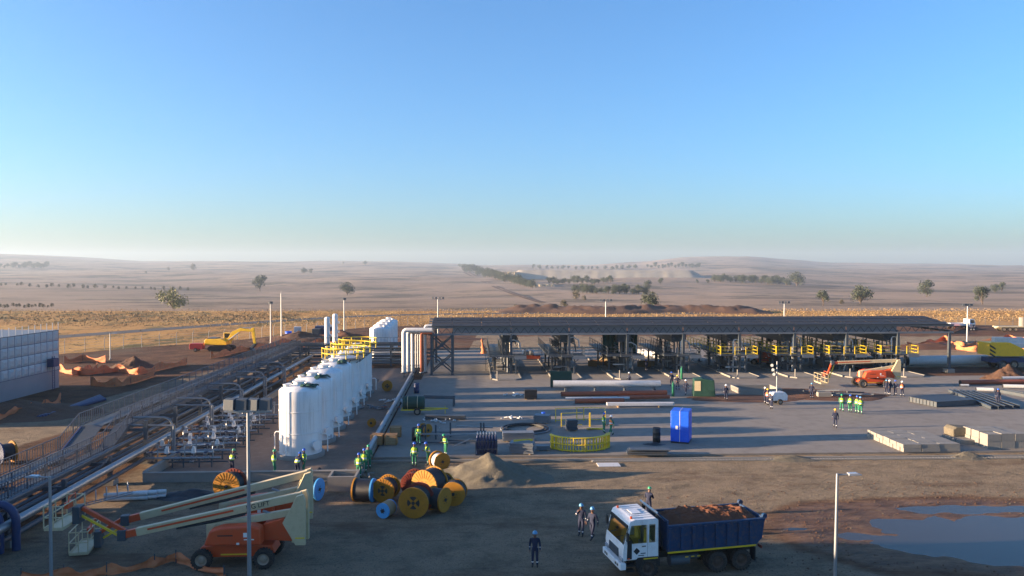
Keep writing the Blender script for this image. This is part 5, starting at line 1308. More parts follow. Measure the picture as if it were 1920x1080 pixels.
# reel trailer
p = G(787, 776, Y_); t = thing('reel_trailer', 'yellow two wheeled trailer carrying a green covered reel', 'trailer', p, R(3))
b = MB(); b.beam((-1.9,-.5,.5),(1.2,-.5,.5),.1,.12); b.beam((-1.9,.5,.5),(1.2,.5,.5),.1,.12); b.beam((1.1,-.5,.5),(2.9,0,.55),.1,.1); b.beam((1.1,.5,.5),(2.9,0,.55),.1,.1); b.beam((2.6,0,.0),(2.6,0,.8),.07,.07); b.build('frame', M['yellow'], t)
for yy in (-.7,.7): wheel(t, -.2, yy, .36, wheel_meshes(.36,.2,lug=False))
b = MB(); b.lathe([(.05,-1.1),(.62,-1.1),(.68,-.9),(.7,0),(.68,.9),(.62,1.1),(.05,1.1)], 20, 0, True, Matrix.Translation((-.6,0,1.15)) @ Matrix.Rotation(math.pi/2,4,'Y')); ro = b.build('covered_reel', M['green_tarp'], t)
for xx in (-1.2,-.2):
    b = MB(); b.lathe([(.70,-.03),(.725,-.03),(.725,.03),(.70,.03)], 20, 0, True, Matrix.Translation((xx,0,1.15)) @ Matrix.Rotation(math.pi/2,4,'Y')); b.build('strap', M['cream'], ro)
# pipes laid on the yard
def pipes(rows, label, name='pipe_lot', cat='pipes'):
    p0 = G(rows[0][0], rows[0][1], Y_); t = thing(name, label, cat, p0)
    for (u0, v0, u1, v1, r0, m, z) in rows:
        a = G(u0, v0, Y_); c = G(u1, v1, Y_); b = MB(); b.cyl(a - p0 + Vector((0,0,z+r0)), c - p0 + Vector((0,0,z+r0)), r0, n=14, cmi=1); b.build('pipe', [M[m], M['black']], t)
    return t
for k, row in enumerate(((1037,733,1238,733,.42,'white_pipe',.45,'longest fat white pipe lying on trestles across the yard'),(1052,745,1250,742,.28,'orange_pipe',.1,'rust red pipe just before the fat white pipe'),(1060,751,1240,749,.14,'white_pipe',.1,'thin white pipe between the two rust red pipes'),(1078,757,1170,756,.26,'orange_pipe',.05,'short rust red pipe at the left front of the pipe lot'),(1160,752,1255,750,.22,'orange_pipe',.15,'rust red pipe behind the white channel bundle'),(1110,754,1180,752,.16,'white_pipe',.2,'short white pipe in the middle of the pipe lot'))):
    pipes([row[:7]], row[7], 'yard_pipe', 'pipe')
t = thing('channel_bundle', 'pale bundle of plastic channels, foremost of the pipe lot', 'bundle', G(1200, 763, Y_), R(1))
for k in range(4):
    b = MB(); b.box(-3.6,-.32+.17*k,.2,3.5+.2*(k % 2),-.17+.17*k,.48); b.build('channel', M['white_pipe'], t, .01)
for xx in (-2.4, 2.0): b = MB(); b.box(xx-.06,-.5,0,xx+.06,.5,.195); b.build('bearer', M['wood'], t)
t = thing('pipe_trestle', 'low timber and steel trestles under the fat white pipe', 'trestle', G(1037, 734, Y_))
for k in range(4): b = MB(); b.cb((1.5+3.6*k,0,.22),(.2,1.1,.44)); b.build('support', M['steel_dark'], t)
for k, row in enumerate(((1800,722,1960,720,.3,'orange_pipe',.05,'long rust red pipe at the right edge of the yard'),(1878,715,1960,714,.22,'white_pipe',.2,'white pipe behind the rust red one at the right edge'),(1880,729,1960,731,.24,'white_pipe',.1,'sunlit white pipe end at the right edge'),(1830,735,1862,736,.24,'white_pipe',.1,'short white pipe beside the dark steel sections'),(1800,725,1816,725,.14,'white_pipe',.05,'small white tube end before the rust red pipe'))):
    pipes([row[:7]], row[7], 'yard_pipe', 'pipe')
t = thing('drain_pipe_stack', 'white plastic pipes lying before the bund wall', 'pipes', G(200, 938))
for k in range(6): b = MB(); b.cyl((.0+.9*(k%3),-.3+.25*(k%3),.15+.27*(k//3)),(2.6+.5*(k%3),.1+.25*(k%3),.15+.27*(k//3)),.14,n=12); b.build('pipe', M['white_pipe'], t)
for k in range(4):
    a = G(72+6*k, 786-1*k); c = G(196-3*k, 752-2*k); b = MB(); b.cyl(a+Vector((0,0,.2)), c+Vector((0,0,.2)), .2, n=12)
    tag(b.build('blue_pipe', M['steel_blue']), 'dark blue pipe left of the rack, %s of the four' % ['foremost','second','third','rearmost'][k], 'pipe', 'dark blue pipes on the ground')
# fat white pipeline beyond the canopy
for k, (u0, v0, u1, v1, r0, lab) in enumerate(((1700,688,1850,686,.75,'fat white pipe lying beyond the right canopy column'),(1560,684,1700,687,.6,'white pipe glimpsed between the yellow railed platforms'),(1195,668,1240,676,.55,'white pipe end behind the green sheeted platform'),(1206,667,1260,678,.5,'second white pipe end behind the green sheeted platform'))):
    a = G(u0, v0); c = G(u1, v1); b = MB(); b.cyl(a+Vector((0,0,r0+.2)), c+Vector((0,0,r0+.2)), r0, n=18, cmi=1); tag(b.build('pipeline_section', [M['white_pipe'], M['black']]), lab, 'pipe')
# dark steel sections at right
t = thing('rebar_stack', 'dark stack of reinforcing mesh on the right of the yard', 'steel stack', G(1770, 757, Y_), R(17))
b = MB()
for k in range(14): b.beam((-2.6+.4*k,-1.6,.3),(-2.6+.4*k,2.2,.3),.05,.55)
for j in range(9): b.beam((-2.7,-1.6+.47*j,.3),(2.75,-1.6+.47*j,.3),.04,.5)
b.build('mesh_sheet', M['steel_dark'], t)
b = MB(); b.box(-2.7,-1.65,.565,2.75,2.25,.6); b.build('top_sheet', M['cable'], t)
for k, (u0, v0, u1, v1) in enumerate(((1778,735,1858,768),(1788,735,1872,768),(1800,736,1884,767),(1812,737,1900,767),(1822,737,1912,766),(1868,735,1960,752),(1880,735,1975,752))):
    a = G(u0, v0, Y_); c = G(u1, v1, Y_); t = thing('steel_section', 'long dark steel section, %s from the left in the right hand pile' % ORD[k], 'steel beam', a, math.atan2((c-a).y, (c-a).x), 'dark steel sections')
    L = (c-a).length
    for zz in (0, .36): b = MB(); b.box(0,-.16,zz+.002,L,.16,zz+.03); b.build('flange', M['steel_dark'], t)
    b = MB(); b.box(0,-.02,.032,L,.02,.358); b.build('web', M['steel_dark'], t)
# pit kerbs, light tower, scrap, green box, etc.
p = G(1392, 740, Y_); t = thing('concrete_pit', 'open rectangular kerb of pale precast concrete before the islands', 'kerb', p, YAW)
for k, (x0, y0, x1, y1) in enumerate(((0,0,4.6,.2),(0,3.4,4.6,3.6),(-.2,0,.0,3.6),(4.62,0,4.82,3.6))): b = MB(); b.box(x0,y0,0,x1,y1,.62+.01*k); b.build('kerb_wall', M['concrete_lt'], t)
p = G(1458, 757, Y_); t = thing('light_tower', 'white mobile light tower with folded lamps on a mast', 'light tower', p, R(10))
b = MB(); b.prism([(-.9,.4),(.9,.4),(.95,1.0),(.6,1.35),(-.7,1.35),(-.95,1.0)], -.5, .5); b.build('housing', M['cabwhite'], t, .06)
for yy in (-.55,.55): wheel(t, 0, yy, .3, wheel_meshes(.3,.18,lug=False))
b = MB(); b.cyl((-.1,0,1.35),(-.1,0,4.7),.07,n=8); b.build('mast', M['steel'], t)
for k in range(3):
    b = MB(); b.cyl((-.25-.12*k,.15,3.2+.5*k),(-.5-.12*k,-.05,3.28+.5*k),.10,.17,12); b.build('lamp', M['steel_grey'], t)
t = thing('scrap_pile', 'tangle of dark steel offcuts on the red soil', 'scrap', G(1570, 742, Y_+.1))
for k in range(16): b = MB(); a = random.uniform(-.5,.5); c = Vector((random.uniform(-2.5,2.5),random.uniform(-1,1.2),random.uniform(.1,.5))); d = Vector((math.cos(a),math.sin(a),random.uniform(-.1,.1)))*random.uniform(.6,1.6); b.beam(c-d,c+d,.12,.14); b.build('offcut', M['steel_dark' if k % 3 else 'steel_grey'], t)
b = MB(); b.box(-2.6,-.9,-.02,-1.0,-.3,.55); b.build('concrete_lump', M['concrete_lt'], t, .06)
p = G(1318, 742, Y_); t = thing('covered_box', 'box shrouded in dark green sheeting with a pale front', 'box', p, R(-8))
b = MB(); b.prism([(-1.2,0),(-1.1,2.0),(-.2,2.15),(1.2,1.95),(1.35,0)], -.9, .9); b.build('shroud', M['green_tarp'], t, .08)
b = MB(); b.box(-1.05,-.93,.7,-.35,-.905,1.85); b.build('pale_panel', M['cream'], t)
p = G(1052, 727, Y_); t = thing('covered_box', 'flat dark green screen standing left of the fat white pipe', 'screen', p, 0)
b = MB(); b.box(-1.35,-.1,.1,1.35,.1,2.1); b.build('sheet', M['green_tarp'], t, .03)
for xx in (-1.2,1.2): b = MB(); b.box(xx-.06,-.4,0,xx+.06,.4,.1); b.build('foot', M['steel_dark'], t)
for u, v, lab in ((1262,743,'green oxygen cylinder beside the navy workers'),(1278,711,'pale green bollard post by the kerb island')):
    b = MB(); b.lathe([(.01,0),(.15,0),(.15,1.4),(.1,1.55),(.04,1.62),(.04,1.75),(.01,1.75)],12); o = b.build('gas_cylinder', M['green']); o.location = G(u, v, Y_); tag(o, lab, 'cylinder')
heap('pale_tarp_bundle', G(1136, 684, Y_), 1.7, 1.3, 2.1, M['cream'], 'pale crumpled sheet draped over gear under the canopy', 'sheeting', seed=41, n=22, rough=.3)
heap('pale_tarp_bundle', G(1180, 690, Y_), .6, .6, 1.9, M['white_pipe'], 'slim white wrapped item beside a canopy leg', 'sheeting', seed=43, n=18, p=.7)
for k, (u, v) in enumerate(((1120,686),(1212,687))):
    p = G(u, v, Y_); t = thing('timber_formwork', ['ochre timber formwork box left of the pale draped sheet','ochre timber formwork box right of the green sheeted platform'][k], 'formwork', p, R(-20))
    for (x0,y0,x1,y1) in ((-1.2,-.8,1.2,-.74),(-1.2,.74,1.2,.8),(-1.26,-.8,-1.2,.8),(1.2,-.8,1.26,.8)): b = MB(); b.box(x0,y0,0,x1,y1,.8); b.build('board', M['crate'], t)
t = thing('red_machine', 'small red machine with two white drums behind the first island', 'machine', G(995, 676))
b = MB(); b.box(-1.6,-.6,.3,1.6,.6,.9); b.build('base', M['red_flange'], t, .05)
for xx in (-.9,.0): b = MB(); b.lathe([(.01,0),(.5,0),(.55,.4),(.5,.8),(.01,.95)],16,0,True,Matrix.Translation((xx,0,.9))); b.build('drum', M['white_pipe'], t)
# litter of fittings near the long grey pipe
for k, (u, v, m, n, lab, z) in enumerate(((745,752,'white_pipe',46,'scatter of white fittings on red board by the grey pipe',Y_),(757,765,'orange_pipe',22,'red fittings scattered behind the green reel trailer',Y_),(712,766,'steel_grey',24,'grey fittings heaped on the bund side of the pipe',.06),(970,741,'white_pipe',16,'pile of pale fittings beside the black stack',Y_),(955,785,'white_pipe',10,'small white brackets on the open yard',Y_),(650,893,'concrete_lt',22,'pale rubble in the bund corner box',.05),(820,790,'white_pipe',14,'white fittings lying by the long dark grating bundle',Y_))):
    t = thing('pipe_fittings', lab, 'fittings', G(u, v, z)); b = MB(); rg = random.Random(k)
    for j in range(n):
        c = Vector((rg.gauss(0,.8), rg.gauss(0,.55), .08)); a = rg.uniform(0,6.28); d = Vector((math.cos(a),math.sin(a),rg.uniform(-.2,.3)))*rg.uniform(.08,.28); b.cyl(c-d+Vector((0,0,.05)), c+d+Vector((0,0,.05)), rg.uniform(.04,.09), n=7)
    o = b.build('fitting', M[m], t); o['kind'] = 'stuff'
t = thing('frame_lot', 'low galvanised frames and pipes laid out beside the gas rack', 'frames', G(850, 822, Y_), 0)
for k, (x0,y0,x1,y1,z0,m) in enumerate(((-3.5,-.6,-1.2,-.4,.5,'steel'),(-1.2,-.4,-1.2,-.4,1.0,'steel'),(-1.3,-.2,2.6,.4,.3,'steel'),(-2,.9,2.8,1.3,.35,'steel_grey'),(-3.3,-2.1,1.2,-2.4,.15,'steel_dark'),(-1.0,-1.4,2.4,-1.6,.15,'steel_dark'),(.2,1.3,3.4,.8,.8,'steel'))):
    b = MB(); b.beam((x0,y0,z0),(x1+.05,y1,z0),.14,.14); b.build('bar', M[m], t)
for xx, yy in ((-.3,.6),(-1.5,-.4),(-2.4,-.4),(2.4,.5),(2.65,.5)): b = MB(); b.beam((xx,yy,0),(xx,yy,1.3),.14,.14); b.build('upright', M['steel_dark'], t)
t = thing('support_frame', 'dark portal frame lying behind the green reel trailer', 'frame', G(835, 762, Y_))
b = MB(); b.beam((-3,.5,.9),(.9,.0,.9),.15,.2); b.beam((.9,0,0),(.9,0,1.0),.18,.18); b.beam((-2.5,1.5,.9),(.9,.9,.9),.12,.15); b.beam((.9,.9,0),(.9,.9,1.0),.15,.15); b.beam((-3,.5,0),(-3,.5,.9),.12,.12); b.build('member', M['steel_dark'], t)
p = G(862, 850, Y_); t = thing('aluminium_ladder', 'short ladder held by the worker behind the white drum', 'ladder', p + Vector((-.5,.2,.55)), R(-10))
b = MB(); b.beam((0,-.2,0),(1.3,-.2,.6),.05,.06); b.beam((0,.2,0),(1.3,.2,.6),.05,.06)
for k in range(5): b.beam((.15+.25*k,-.2,.07+.115*k),(.15+.25*k,.2,.07+.115*k),.03,.03)
b.build('ladder', M['steel'], t)
# concrete corner box of the bund
p = G(640, 921); t = thing('valve_box', 'concrete box at the bund corner by the green workers', 'box', p, YAW)
for (x0,y0,x1,y1) in ((-.9,-.1,1.0,.1),(-.9,1.5,1.0,1.7),(-.9,.1,-.75,1.5),(.85,.1,1.0,1.5)): b = MB(); b.box(x0,y0,0,x1,y1,1.0); b.build('side', M['concrete'], t)
# hoop ladders by the rack foot
t = thing('caged_ladder', 'grey caged ladder lying at the foot of the rack', 'ladder', G(190, 952), R(30))
b = MB()
for yy in (-.25,.25): b.beam((-1.2,yy,.3),(1.8,yy,.7),.06,.06)
for k in range(9): b.beam((-1.1+.35*k,-.25,.32+.047*k),(-1.1+.35*k,.25,.32+.047*k),.04,.04)
for k in range(5): b.tube([(-.9+.6*k, .36*math.cos(a), .5+.08*k+.6*math.sin(a)) for a in [math.pi*j/10 for j in range(11)]], .03, 6)
b.build('ladder_cage', M['steel'], t)

# loose stones on the gravel, clods in the mud
def stones(n, x0, x1, y0, y1, s0, s1, m, label, seed, test=None):
    r_ = random.Random(seed); b = MB()
    while len(b.f) < n*8:
        x = r_.uniform(x0,x1); y = r_.uniform(y0,y1)
        if test and not test(x, y): continue
        s = s0 + (s1-s0)*r_.random()**3; z = ground_height(x, y)
        q = [Vector((r_.uniform(.7,1.2)*dx*s, r_.uniform(.7,1.2)*dy*s, r_.uniform(.5,.9)*dz*s)) + Vector((x,y,z+s*.15)) for dx,dy,dz in ((1,0,0),(0,1,0),(-1,0,0),(0,-1,0),(.1,.1,1),(0,.1,-1))]
        b.add(q, [(0,1,4),(1,2,4),(2,3,4),(3,0,4),(1,0,5),(2,1,5),(3,2,5),(0,3,5)])
    return tag(b.build(label[0], m, fix=False), label[1], label[2], kind='stuff')
stones(9000, -22, 42, 35, 61, .012, .06, M['gravel'], ('loose_stones', 'loose stones strewn over the gravel ground', 'stones'), 1, lambda x, y: abs(x) < y*.70 and pud(x, y) < .05)
stones(1600, 10, 36, 37, 60, .015, .085, M['soil_dark'], ('soil_clods', 'muddy clods round the puddle', 'clods'), 2, lambda x, y: pud(x, y) < .12 and math.hypot((x-27)*.5, y-43.5) < 11)
# ------------------------------------------------------------------ masts and lamps
def mast(X, Y, z, n, label, r=.09, arm=2.2, group='floodlight masts', hz_=.5):
    t = thing('floodlight_mast', label, 'light mast', (X, Y, 0), 0, group)
    b = MB(); b.cyl((0,0,0),(0,0,z),r*1.25,r*.8,n=10); b.build('pole', M['steel'], t)
    b = MB(); b.cyl((0,0,0),(0,0,.25),.3,n=10); b.build('base', M['concrete'], t)
    b = MB(); b.tube([(0,0,z-.25),(-.5*arm*.4,0,z-.05),(-arm/2,0,z)],.035,6); b.tube([(0,0,z-.25),(.5*arm*.4,0,z-.05),(arm/2,0,z)],.035,6); b.beam((-arm/2,0,z),(arm/2,0,z),.06,.06); b.build('cross_arm', M['steel'], t)
    for k in range(n):
        x = -arm/2 + arm*(k+.5)/n
        b = MB(); b.prism([(-hz_*.28,0),(-hz_*.2,hz_*.8),(hz_*.2,hz_*.9),(hz_*.28,.08)], -hz_*.42, hz_*.42); b.M = None
        f = b.build('floodlight', M['steel_dark'], t, .02); f.location = (x, 0, z+.07); f.rotation_euler = (0, 0, R(90 if k % 2 else 75))
        b = MB(); b.add([(hz_*.285,-hz_*.38,.12),(hz_*.285,hz_*.38,.12),(hz_*.215,hz_*.38,hz_*.84),(hz_*.215,-hz_*.38,hz_*.84)], [(0,1,2,3)]); b.build('lens', M['lamp_glass'], f, fix=False)
    return t
mast(XAT(463,35), 35, ZAT(772,35), 4, 'tall foreground floodlight mast with four black lamps before the nearest tank', .085, 2.15, 'floodlight masts', .62)
mast(XAT(507,155), 155, ZAT(570,155), 2, 'far mast with a dark lamp head right of the excavator', .13, .9)
mast(XAT(645,165), 165, ZAT(563,165), 2, 'far floodlight mast right of the slim white columns', .13, .9)
mast(XAT(821,178), 178, ZAT(561,178), 4, 'far four lamp mast above the canopy\'s left end', .13, 3.2)
mast(XAT(1136,178), 178, ZAT(565,178), 4, 'far four lamp mast above the middle of the canopy', .13, 3.2)
mast(XAT(1471,178), 178, ZAT(569,178), 4, 'far four lamp mast above the right half of the canopy', .13, 2.8)
mast(XAT(1815,158), 158, ZAT(574,158), 4, 'sunlit four lamp mast on the bare soil at right', .14, 2.2)
b = MB(); b.cyl((0,0,0),(0,0,10.0),.16,.1,n=8); b.cyl((0,0,10.0),(0,0,10.5),.03,n=6); o = b.build('pole', M['steel']); o.location = (XAT(527,160),160,0); tag(o, 'slim grey pole beside the far lamp mast', 'pole')
def street_lamp(X, Y, z, sx, label, lean=0):
    t = thing('street_lamp', label, 'street lamp', (X, Y, 0), 0, 'single arm lamp posts'); t.rotation_euler = (0, lean, 0)
    b = MB(); b.cyl((0,0,0),(0,0,z),.085,.06,n=12); b.build('pole', M['steel'], t)
    b = MB(); b.cyl((0,0,z-.06),(sx*.55,0,z-.02),.035,n=8); b.build('arm', M['steel'], t)
    b = MB(); b.prism([(sx*.5,z-.07),(sx*1.1,z-.05),(sx*1.1,z+.0),(sx*.9,z+.06),(sx*.5,z+.04)], -.14, .14); b.build('lamp_head', M['lamp_glass'], t, .02)
    b = MB(); b.cyl((0,0,0),(0,0,.2),.2,n=10); b.build('base', M['concrete'], t)
street_lamp(XAT(88,36), 36, ZAT(893,36), -1, 'lamp post at the left edge before the pipe rack')
street_lamp(XAT(1571,36), 36, ZAT(888,36), 1, 'lamp post before the muddy puddle', R(.7))
street_lamp(XAT(205,128), 128, ZAT(625,128), 1, 'far lamp post beside the panelled water tank')
# ------------------------------------------------------------------ sectional water tank
wt = thing('panel_tank', 'sectional steel water tank with square pressed panels at the left edge', 'water tank', (-57.6, 98.0, 0), 0)
b = MB(); b.box(-16,-26,-.05,0,0,2.3); b.build('tank_base', M['grey_sheet'], wt)
pb = MB(); s_ = .61; d_ = .10
pb.add([(0,-s_,-s_),(0,s_,-s_),(0,s_,s_),(0,-s_,s_),(d_*.2,-s_*.86,-s_*.86),(d_*.2,s_*.86,-s_*.86),(d_*.2,s_*.86,s_*.86),(d_*.2,-s_*.86,s_*.86),(d_,-s_*.45,-s_*.45),(d_,s_*.45,-s_*.45),(d_,s_*.45,s_*.45),(d_,-s_*.45,s_*.45)],
  [(0,1,5,4),(1,2,6,5),(2,3,7,6),(3,0,4,7),(4,5,9,8),(5,6,10,9),(6,7,11,10),(7,4,8,11),(8,9,10,11)])
panel_me = pb.mesh('panel', mat('zinc_pressed_panel', (.36,.375,.39), .5, .1, .15, .8))
for j in range(4):
    for i in range(21): inst('panel', panel_me, wt, (.02, -.62-1.24*i, 2.3+.62+1.24*j))
for j in range(5): b = MB(); b.box(-.03,-26,2.27+1.24*j,.035,0,2.33+1.24*j); b.build('joint_angle', M['steel_blue'], wt)
for i in range(22): b = MB(); b.box(-.03,-1.24*i-.03,2.3,.03,-1.24*i+.03,7.26); b.build('joint_angle', M['steel_blue'], wt)
b = MB(); b.box(-16,-26,2.34,-.04,-.04,7.2); b.build('tank_core', M['steel_grey'], wt)
b = MB(); b.box(-16,-26,7.27,.1,.1,7.33); b.build('roof', M['steel_grey'], wt)
for i in range(22): b = MB(); b.beam((.0,-1.2*i,7.3),(.0,-1.2*i,8.3),.06,.06); b.build('roof_post', M['white_pipe'], wt)
b = MB(); 
for yy in (-.2,.25): b.beam((.5,-2+yy,0),(.5,-2+yy,4.2),.06,.06)
for k in range(13): b.beam((.5,-2.2,.3+.3*k),(.5,-1.75,.3+.3*k),.04,.04)
b.box(.1,-2.6,2.9,.9,-1.4,3.9); b.build('access_ladder', M['steel_blue'], wt)
# ------------------------------------------------------------------ perimeter fence
fence = thing('perimeter_fence', 'long security fence with cranked posts round the site', 'fence', (0,0,0))
b = MB(); b.box(-.045,-.045,0,.045,.045,2.2); b.beam((0,0,2.18),(.0,-.4,2.65),.06,.06); post_me = b.mesh('post', M['rail_dark'])
wires = MB()
for (x0, y0), (x1, y1) in zip(FENCE, FENCE[1:]):
    L = math.hypot(x1-x0, y1-y0); n = int(L/3.2); a = math.atan2(y1-y0, x1-x0)
    for k in range(n): inst('post', post_me, fence, (lerp(x0,x1,k/n), lerp(y0,y1,k/n), 0), a)
    for zz in (.15,.7,1.2,1.7,2.15): wires.beam((x0,y0,zz),(x1,y1,zz),.02,.02)
wires.build('wire', M['steel'], fence)
# ------------------------------------------------------------------ orange netting
def netting(px, label, h=1.1, seed=0, z=0):
    pts = smooth_path([tuple(G(u, v, z)[:2]) for u, v in px], 10); p0 = pts[0]
    t = thing('barrier_netting', label, 'netting', (p0.x, p0.y, z), 0, 'orange barrier netting')
    b = MB(); q = []; k = 5
    for i, p in enumerate(pts):
        d = (pts[min(i+1,len(pts)-1)] - pts[max(i-1,0)]).normalized(); nn = Vector((-d.y, d.x))
        sag = .72 + .25*math.cos(i*math.pi/5) + .18*noise.noise(Vector((i*.4, seed, 0)))
        for j in range(k+1):
            off = .25*noise.noise(Vector((i*.35, j*.6, seed)))
            q.append((p.x-p0.x+nn.x*off, p.y-p0.y+nn.y*off, .03 + h*sag*j/k))
    n = k+1
    b.add(q, [(i*n+j, i*n+j+1, (i+1)*n+j+1, (i+1)*n+j) for i in range(len(pts)-1) for j in range(k)], 0, True); b.build('net', M['net'], t, fix=False)
    for i in range(0, len(pts), 10):
        b = MB(); p = pts[i]; b.cyl((p.x-p0.x,p.y-p0.y,0),(p.x-p0.x,p.y-p0.y,h+.15),.03,n=6); b.build('stake', M['steel_dark'], t)
for k, (px, lab) in enumerate((
 ([(112,698),(150,704),(195,700),(225,698),(262,703),(300,694),(350,684)], 'orange netting loop before the soil mound beside the water tank'),
 ([(120,682),(155,678),(198,680)], 'short pale orange netting behind the looped one'),
 ([(135,706),(165,700),(182,695)], 'short orange netting strip nearest the water tank'),
 ([(395,672),(420,668),(450,660),(480,656),(530,646),(560,640)], 'orange netting strip before the yellow excavator'),
 ([(565,652),(600,645),(640,648),(690,642)], 'orange netting behind the slim white columns'),
 ([(170,724),(215,726),(245,720),(290,706)], 'brown shaded netting on the soil above the rack'),
 ([(-10,792),(30,783),(60,775),(85,770),(115,756)], 'shaded yellow orange netting across the dark soil at left'),
 ([(40,1092),(120,1085),(200,1080),(290,1064),(330,1056),(420,1086)], 'dark orange netting at the bottom left corner'),
 ([(1700,652),(1740,648),(1770,640),(1800,652),(1830,650)], 'orange netting on the red bank beyond the right canopy column'),
 ([(1792,655),(1830,660),(1870,656),(1925,664)], 'orange netting below the sunlit four lamp mast'),
 ([(1780,626),(1800,618),(1815,612)], 'orange netting beside the white lorry'),
 ([(1862,640),(1890,636),(1925,640)], 'orange netting before the flatbed trailer'))):
    netting(px, lab, .55 if k == 7 else 1.2 if k < 10 else 1.0, k)
b = MB(); b.lathe([(.5,0),(.62,.3),(.35,.8),(.4,1.3),(.15,1.9),(.22,2.4),(.02,2.9)], 9); o = b.build('netting_roll', M['net']); o.location = G(908, 664); o.rotation_euler = (.1,-.2,.3); tag(o, 'bunched orange netting hung on a post under the canopy', 'netting')
# site boxes by the fence
def container(u, v, L, w, h, m, label, rz=0):
    t = thing('site_container', label, 'container', G(u, v), rz)
    b = MB(); b.box(-L/2,-w/2,.1,L/2,w/2,h); b.build('shell', M[m], t)
    n = int(L/.3); rb = MB(); rb.box(-.06,-.04,.2,.06,0,h-.1); rm = rb.mesh('rib', M[m])
    for k in range(n): inst('rib', rm, t, (-L/2+.15+k*L/n, -w/2-.002, 0))
    b = MB(); b.box(-L/2-.02,-w/2-.02,h+.002,L/2+.02,w/2+.02,h+.08); b.build('roof', M[m], t)
container(611, 634, 4.2, 2.4, 2.6, 'steel_blue', 'blue shipping container beside the slim white columns', .05)
container(594, 636, 1.6, 2.0, 2.2, 'steel_dark', 'small dark cabin left of the blue container', .05)
container(558, 632, 1.5, 1.3, 2.2, 'white_pipe', 'small white portable toilet on the spoil mound', .2)
barrel(541, 634, 'blue_tarp', 'blue water tank barrel left of the portable toilet', .7, 1.5, 0)
barrel(533, 638, 'green', 'pale green barrel left of the blue water barrel', .6, 1.2, 0)
# unseen building added out of the picture at the left to shade the foreground
t = thing('unseen_shade_building', 'unseen grey building added left of the pipe rack to shade the foreground', 'building', (-52, 12, 0), 0)
b = MB(); b.box(-8,-20,-.05,8,22.5,9.7); b.build('wall', M['grey_sheet'], t)
b = MB(); b.box(-8.3,-20.3,9.71,8.3,22.8,9.95); b.build('roof', M['steel_dark'], t)
b = MB(); b.box(-8,22.82,-.05,8,31.8,7.1); b.build('annex', M['grey_sheet'], t)
b = MB(); b.box(-8.2,22.85,7.11,8.2,32.0,7.3); b.build('annex_roof', M['steel_dark'], t)
b = MB(); b.box(8.003,5,0,8.06,9,4.2); b.build('roller_door', M['steel'], t)
# ------------------------------------------------------------------ trees and far land
def land(u, v):
    Y = 290.0; last = None
    while Y < 6800:
        X = XAT(u, Y); z = H(X, Y); vv = HOR + (CAMH - z)*FPX/Y
        if vv <= v: return Vector((X, Y, z - .1))
        Y *= 1.01
    return Vector((XAT(u, 5600), 5600, H(XAT(u,5600),5600)))
def tree_meshes(seed, w, trunk_h, n, leaf, lm, lobes):
    rg = random.Random(seed); tb = MB()
    tb.tube([(0,0,-.05),(.01,0,trunk_h*.5),(.02,.01,trunk_h),(.03,.0,trunk_h+.18)], [.035,.028,.022,.012], 8)
    L = []
    for k in range(lobes):
        a = 2*math.pi*k/lobes + rg.uniform(-.4,.4); rr = w*rg.uniform(.2,.72); z = lerp(trunk_h+.08, .82, rg.random()**.8)
        if k == 0: rr, z = .03, .82
        c = Vector((rr*math.cos(a), rr*math.sin(a), z)); L.append((c, rg.uniform(.15,.25)*(w/.42)**.6))
        tb.tube([(0,0,trunk_h*rg.uniform(.6,1.0)), c*.5 + Vector((0,0,trunk_h*.45)), c], [.016,.011,.004], 5)
    lb = MB()
    for i in range(n):
        c, r = L[rg.randrange(lobes)]
        d = Vector((rg.gauss(0,1), rg.gauss(0,1), rg.gauss(0,.8))).normalized()*r*rg.random()**.4
        p = c + d; s = leaf*rg.uniform(.6,1.3); e1 = Vector((rg.gauss(0,1),rg.gauss(0,1),rg.gauss(0,1))).normalized(); e2 = e1.cross(Vector((rg.gauss(0,1),rg.gauss(0,1),rg.gauss(0,1)))).normalized()
        lb.add([p-e1*s, p-e2*s*.6, p+e1*s, p+e2*s*.6], [(0,1,2,3)])
    return tb.mesh('trunk', M['bark']), lb.mesh('crown', M[lm])
TREES = [tree_meshes(1,.46,.12,1500,.038,'leaf',16), tree_meshes(2,.56,.12,1700,.038,'leaf',18), tree_meshes(3,.42,.16,1400,.036,'leaf',15), tree_meshes(4,.85,.08,1300,.045,'leaf_y',15), tree_meshes(5,.7,.05,600,.06,'leaf_b',8), tree_meshes(6,.46,.34,1100,.036,'leaf',12)]
def tree(u, v, hp, k, label, name='tree', group='trees on the plain', cat='tree', parts=True):
    p = land(u, v); h = 1.2*hp*p.y/FPX
    t = thing(name, label, cat, p, random.uniform(0,6.28), group); t.scale = (h,h,h)
    inst('trunk', TREES[k][0], t); inst('crown', TREES[k][1], t); return t
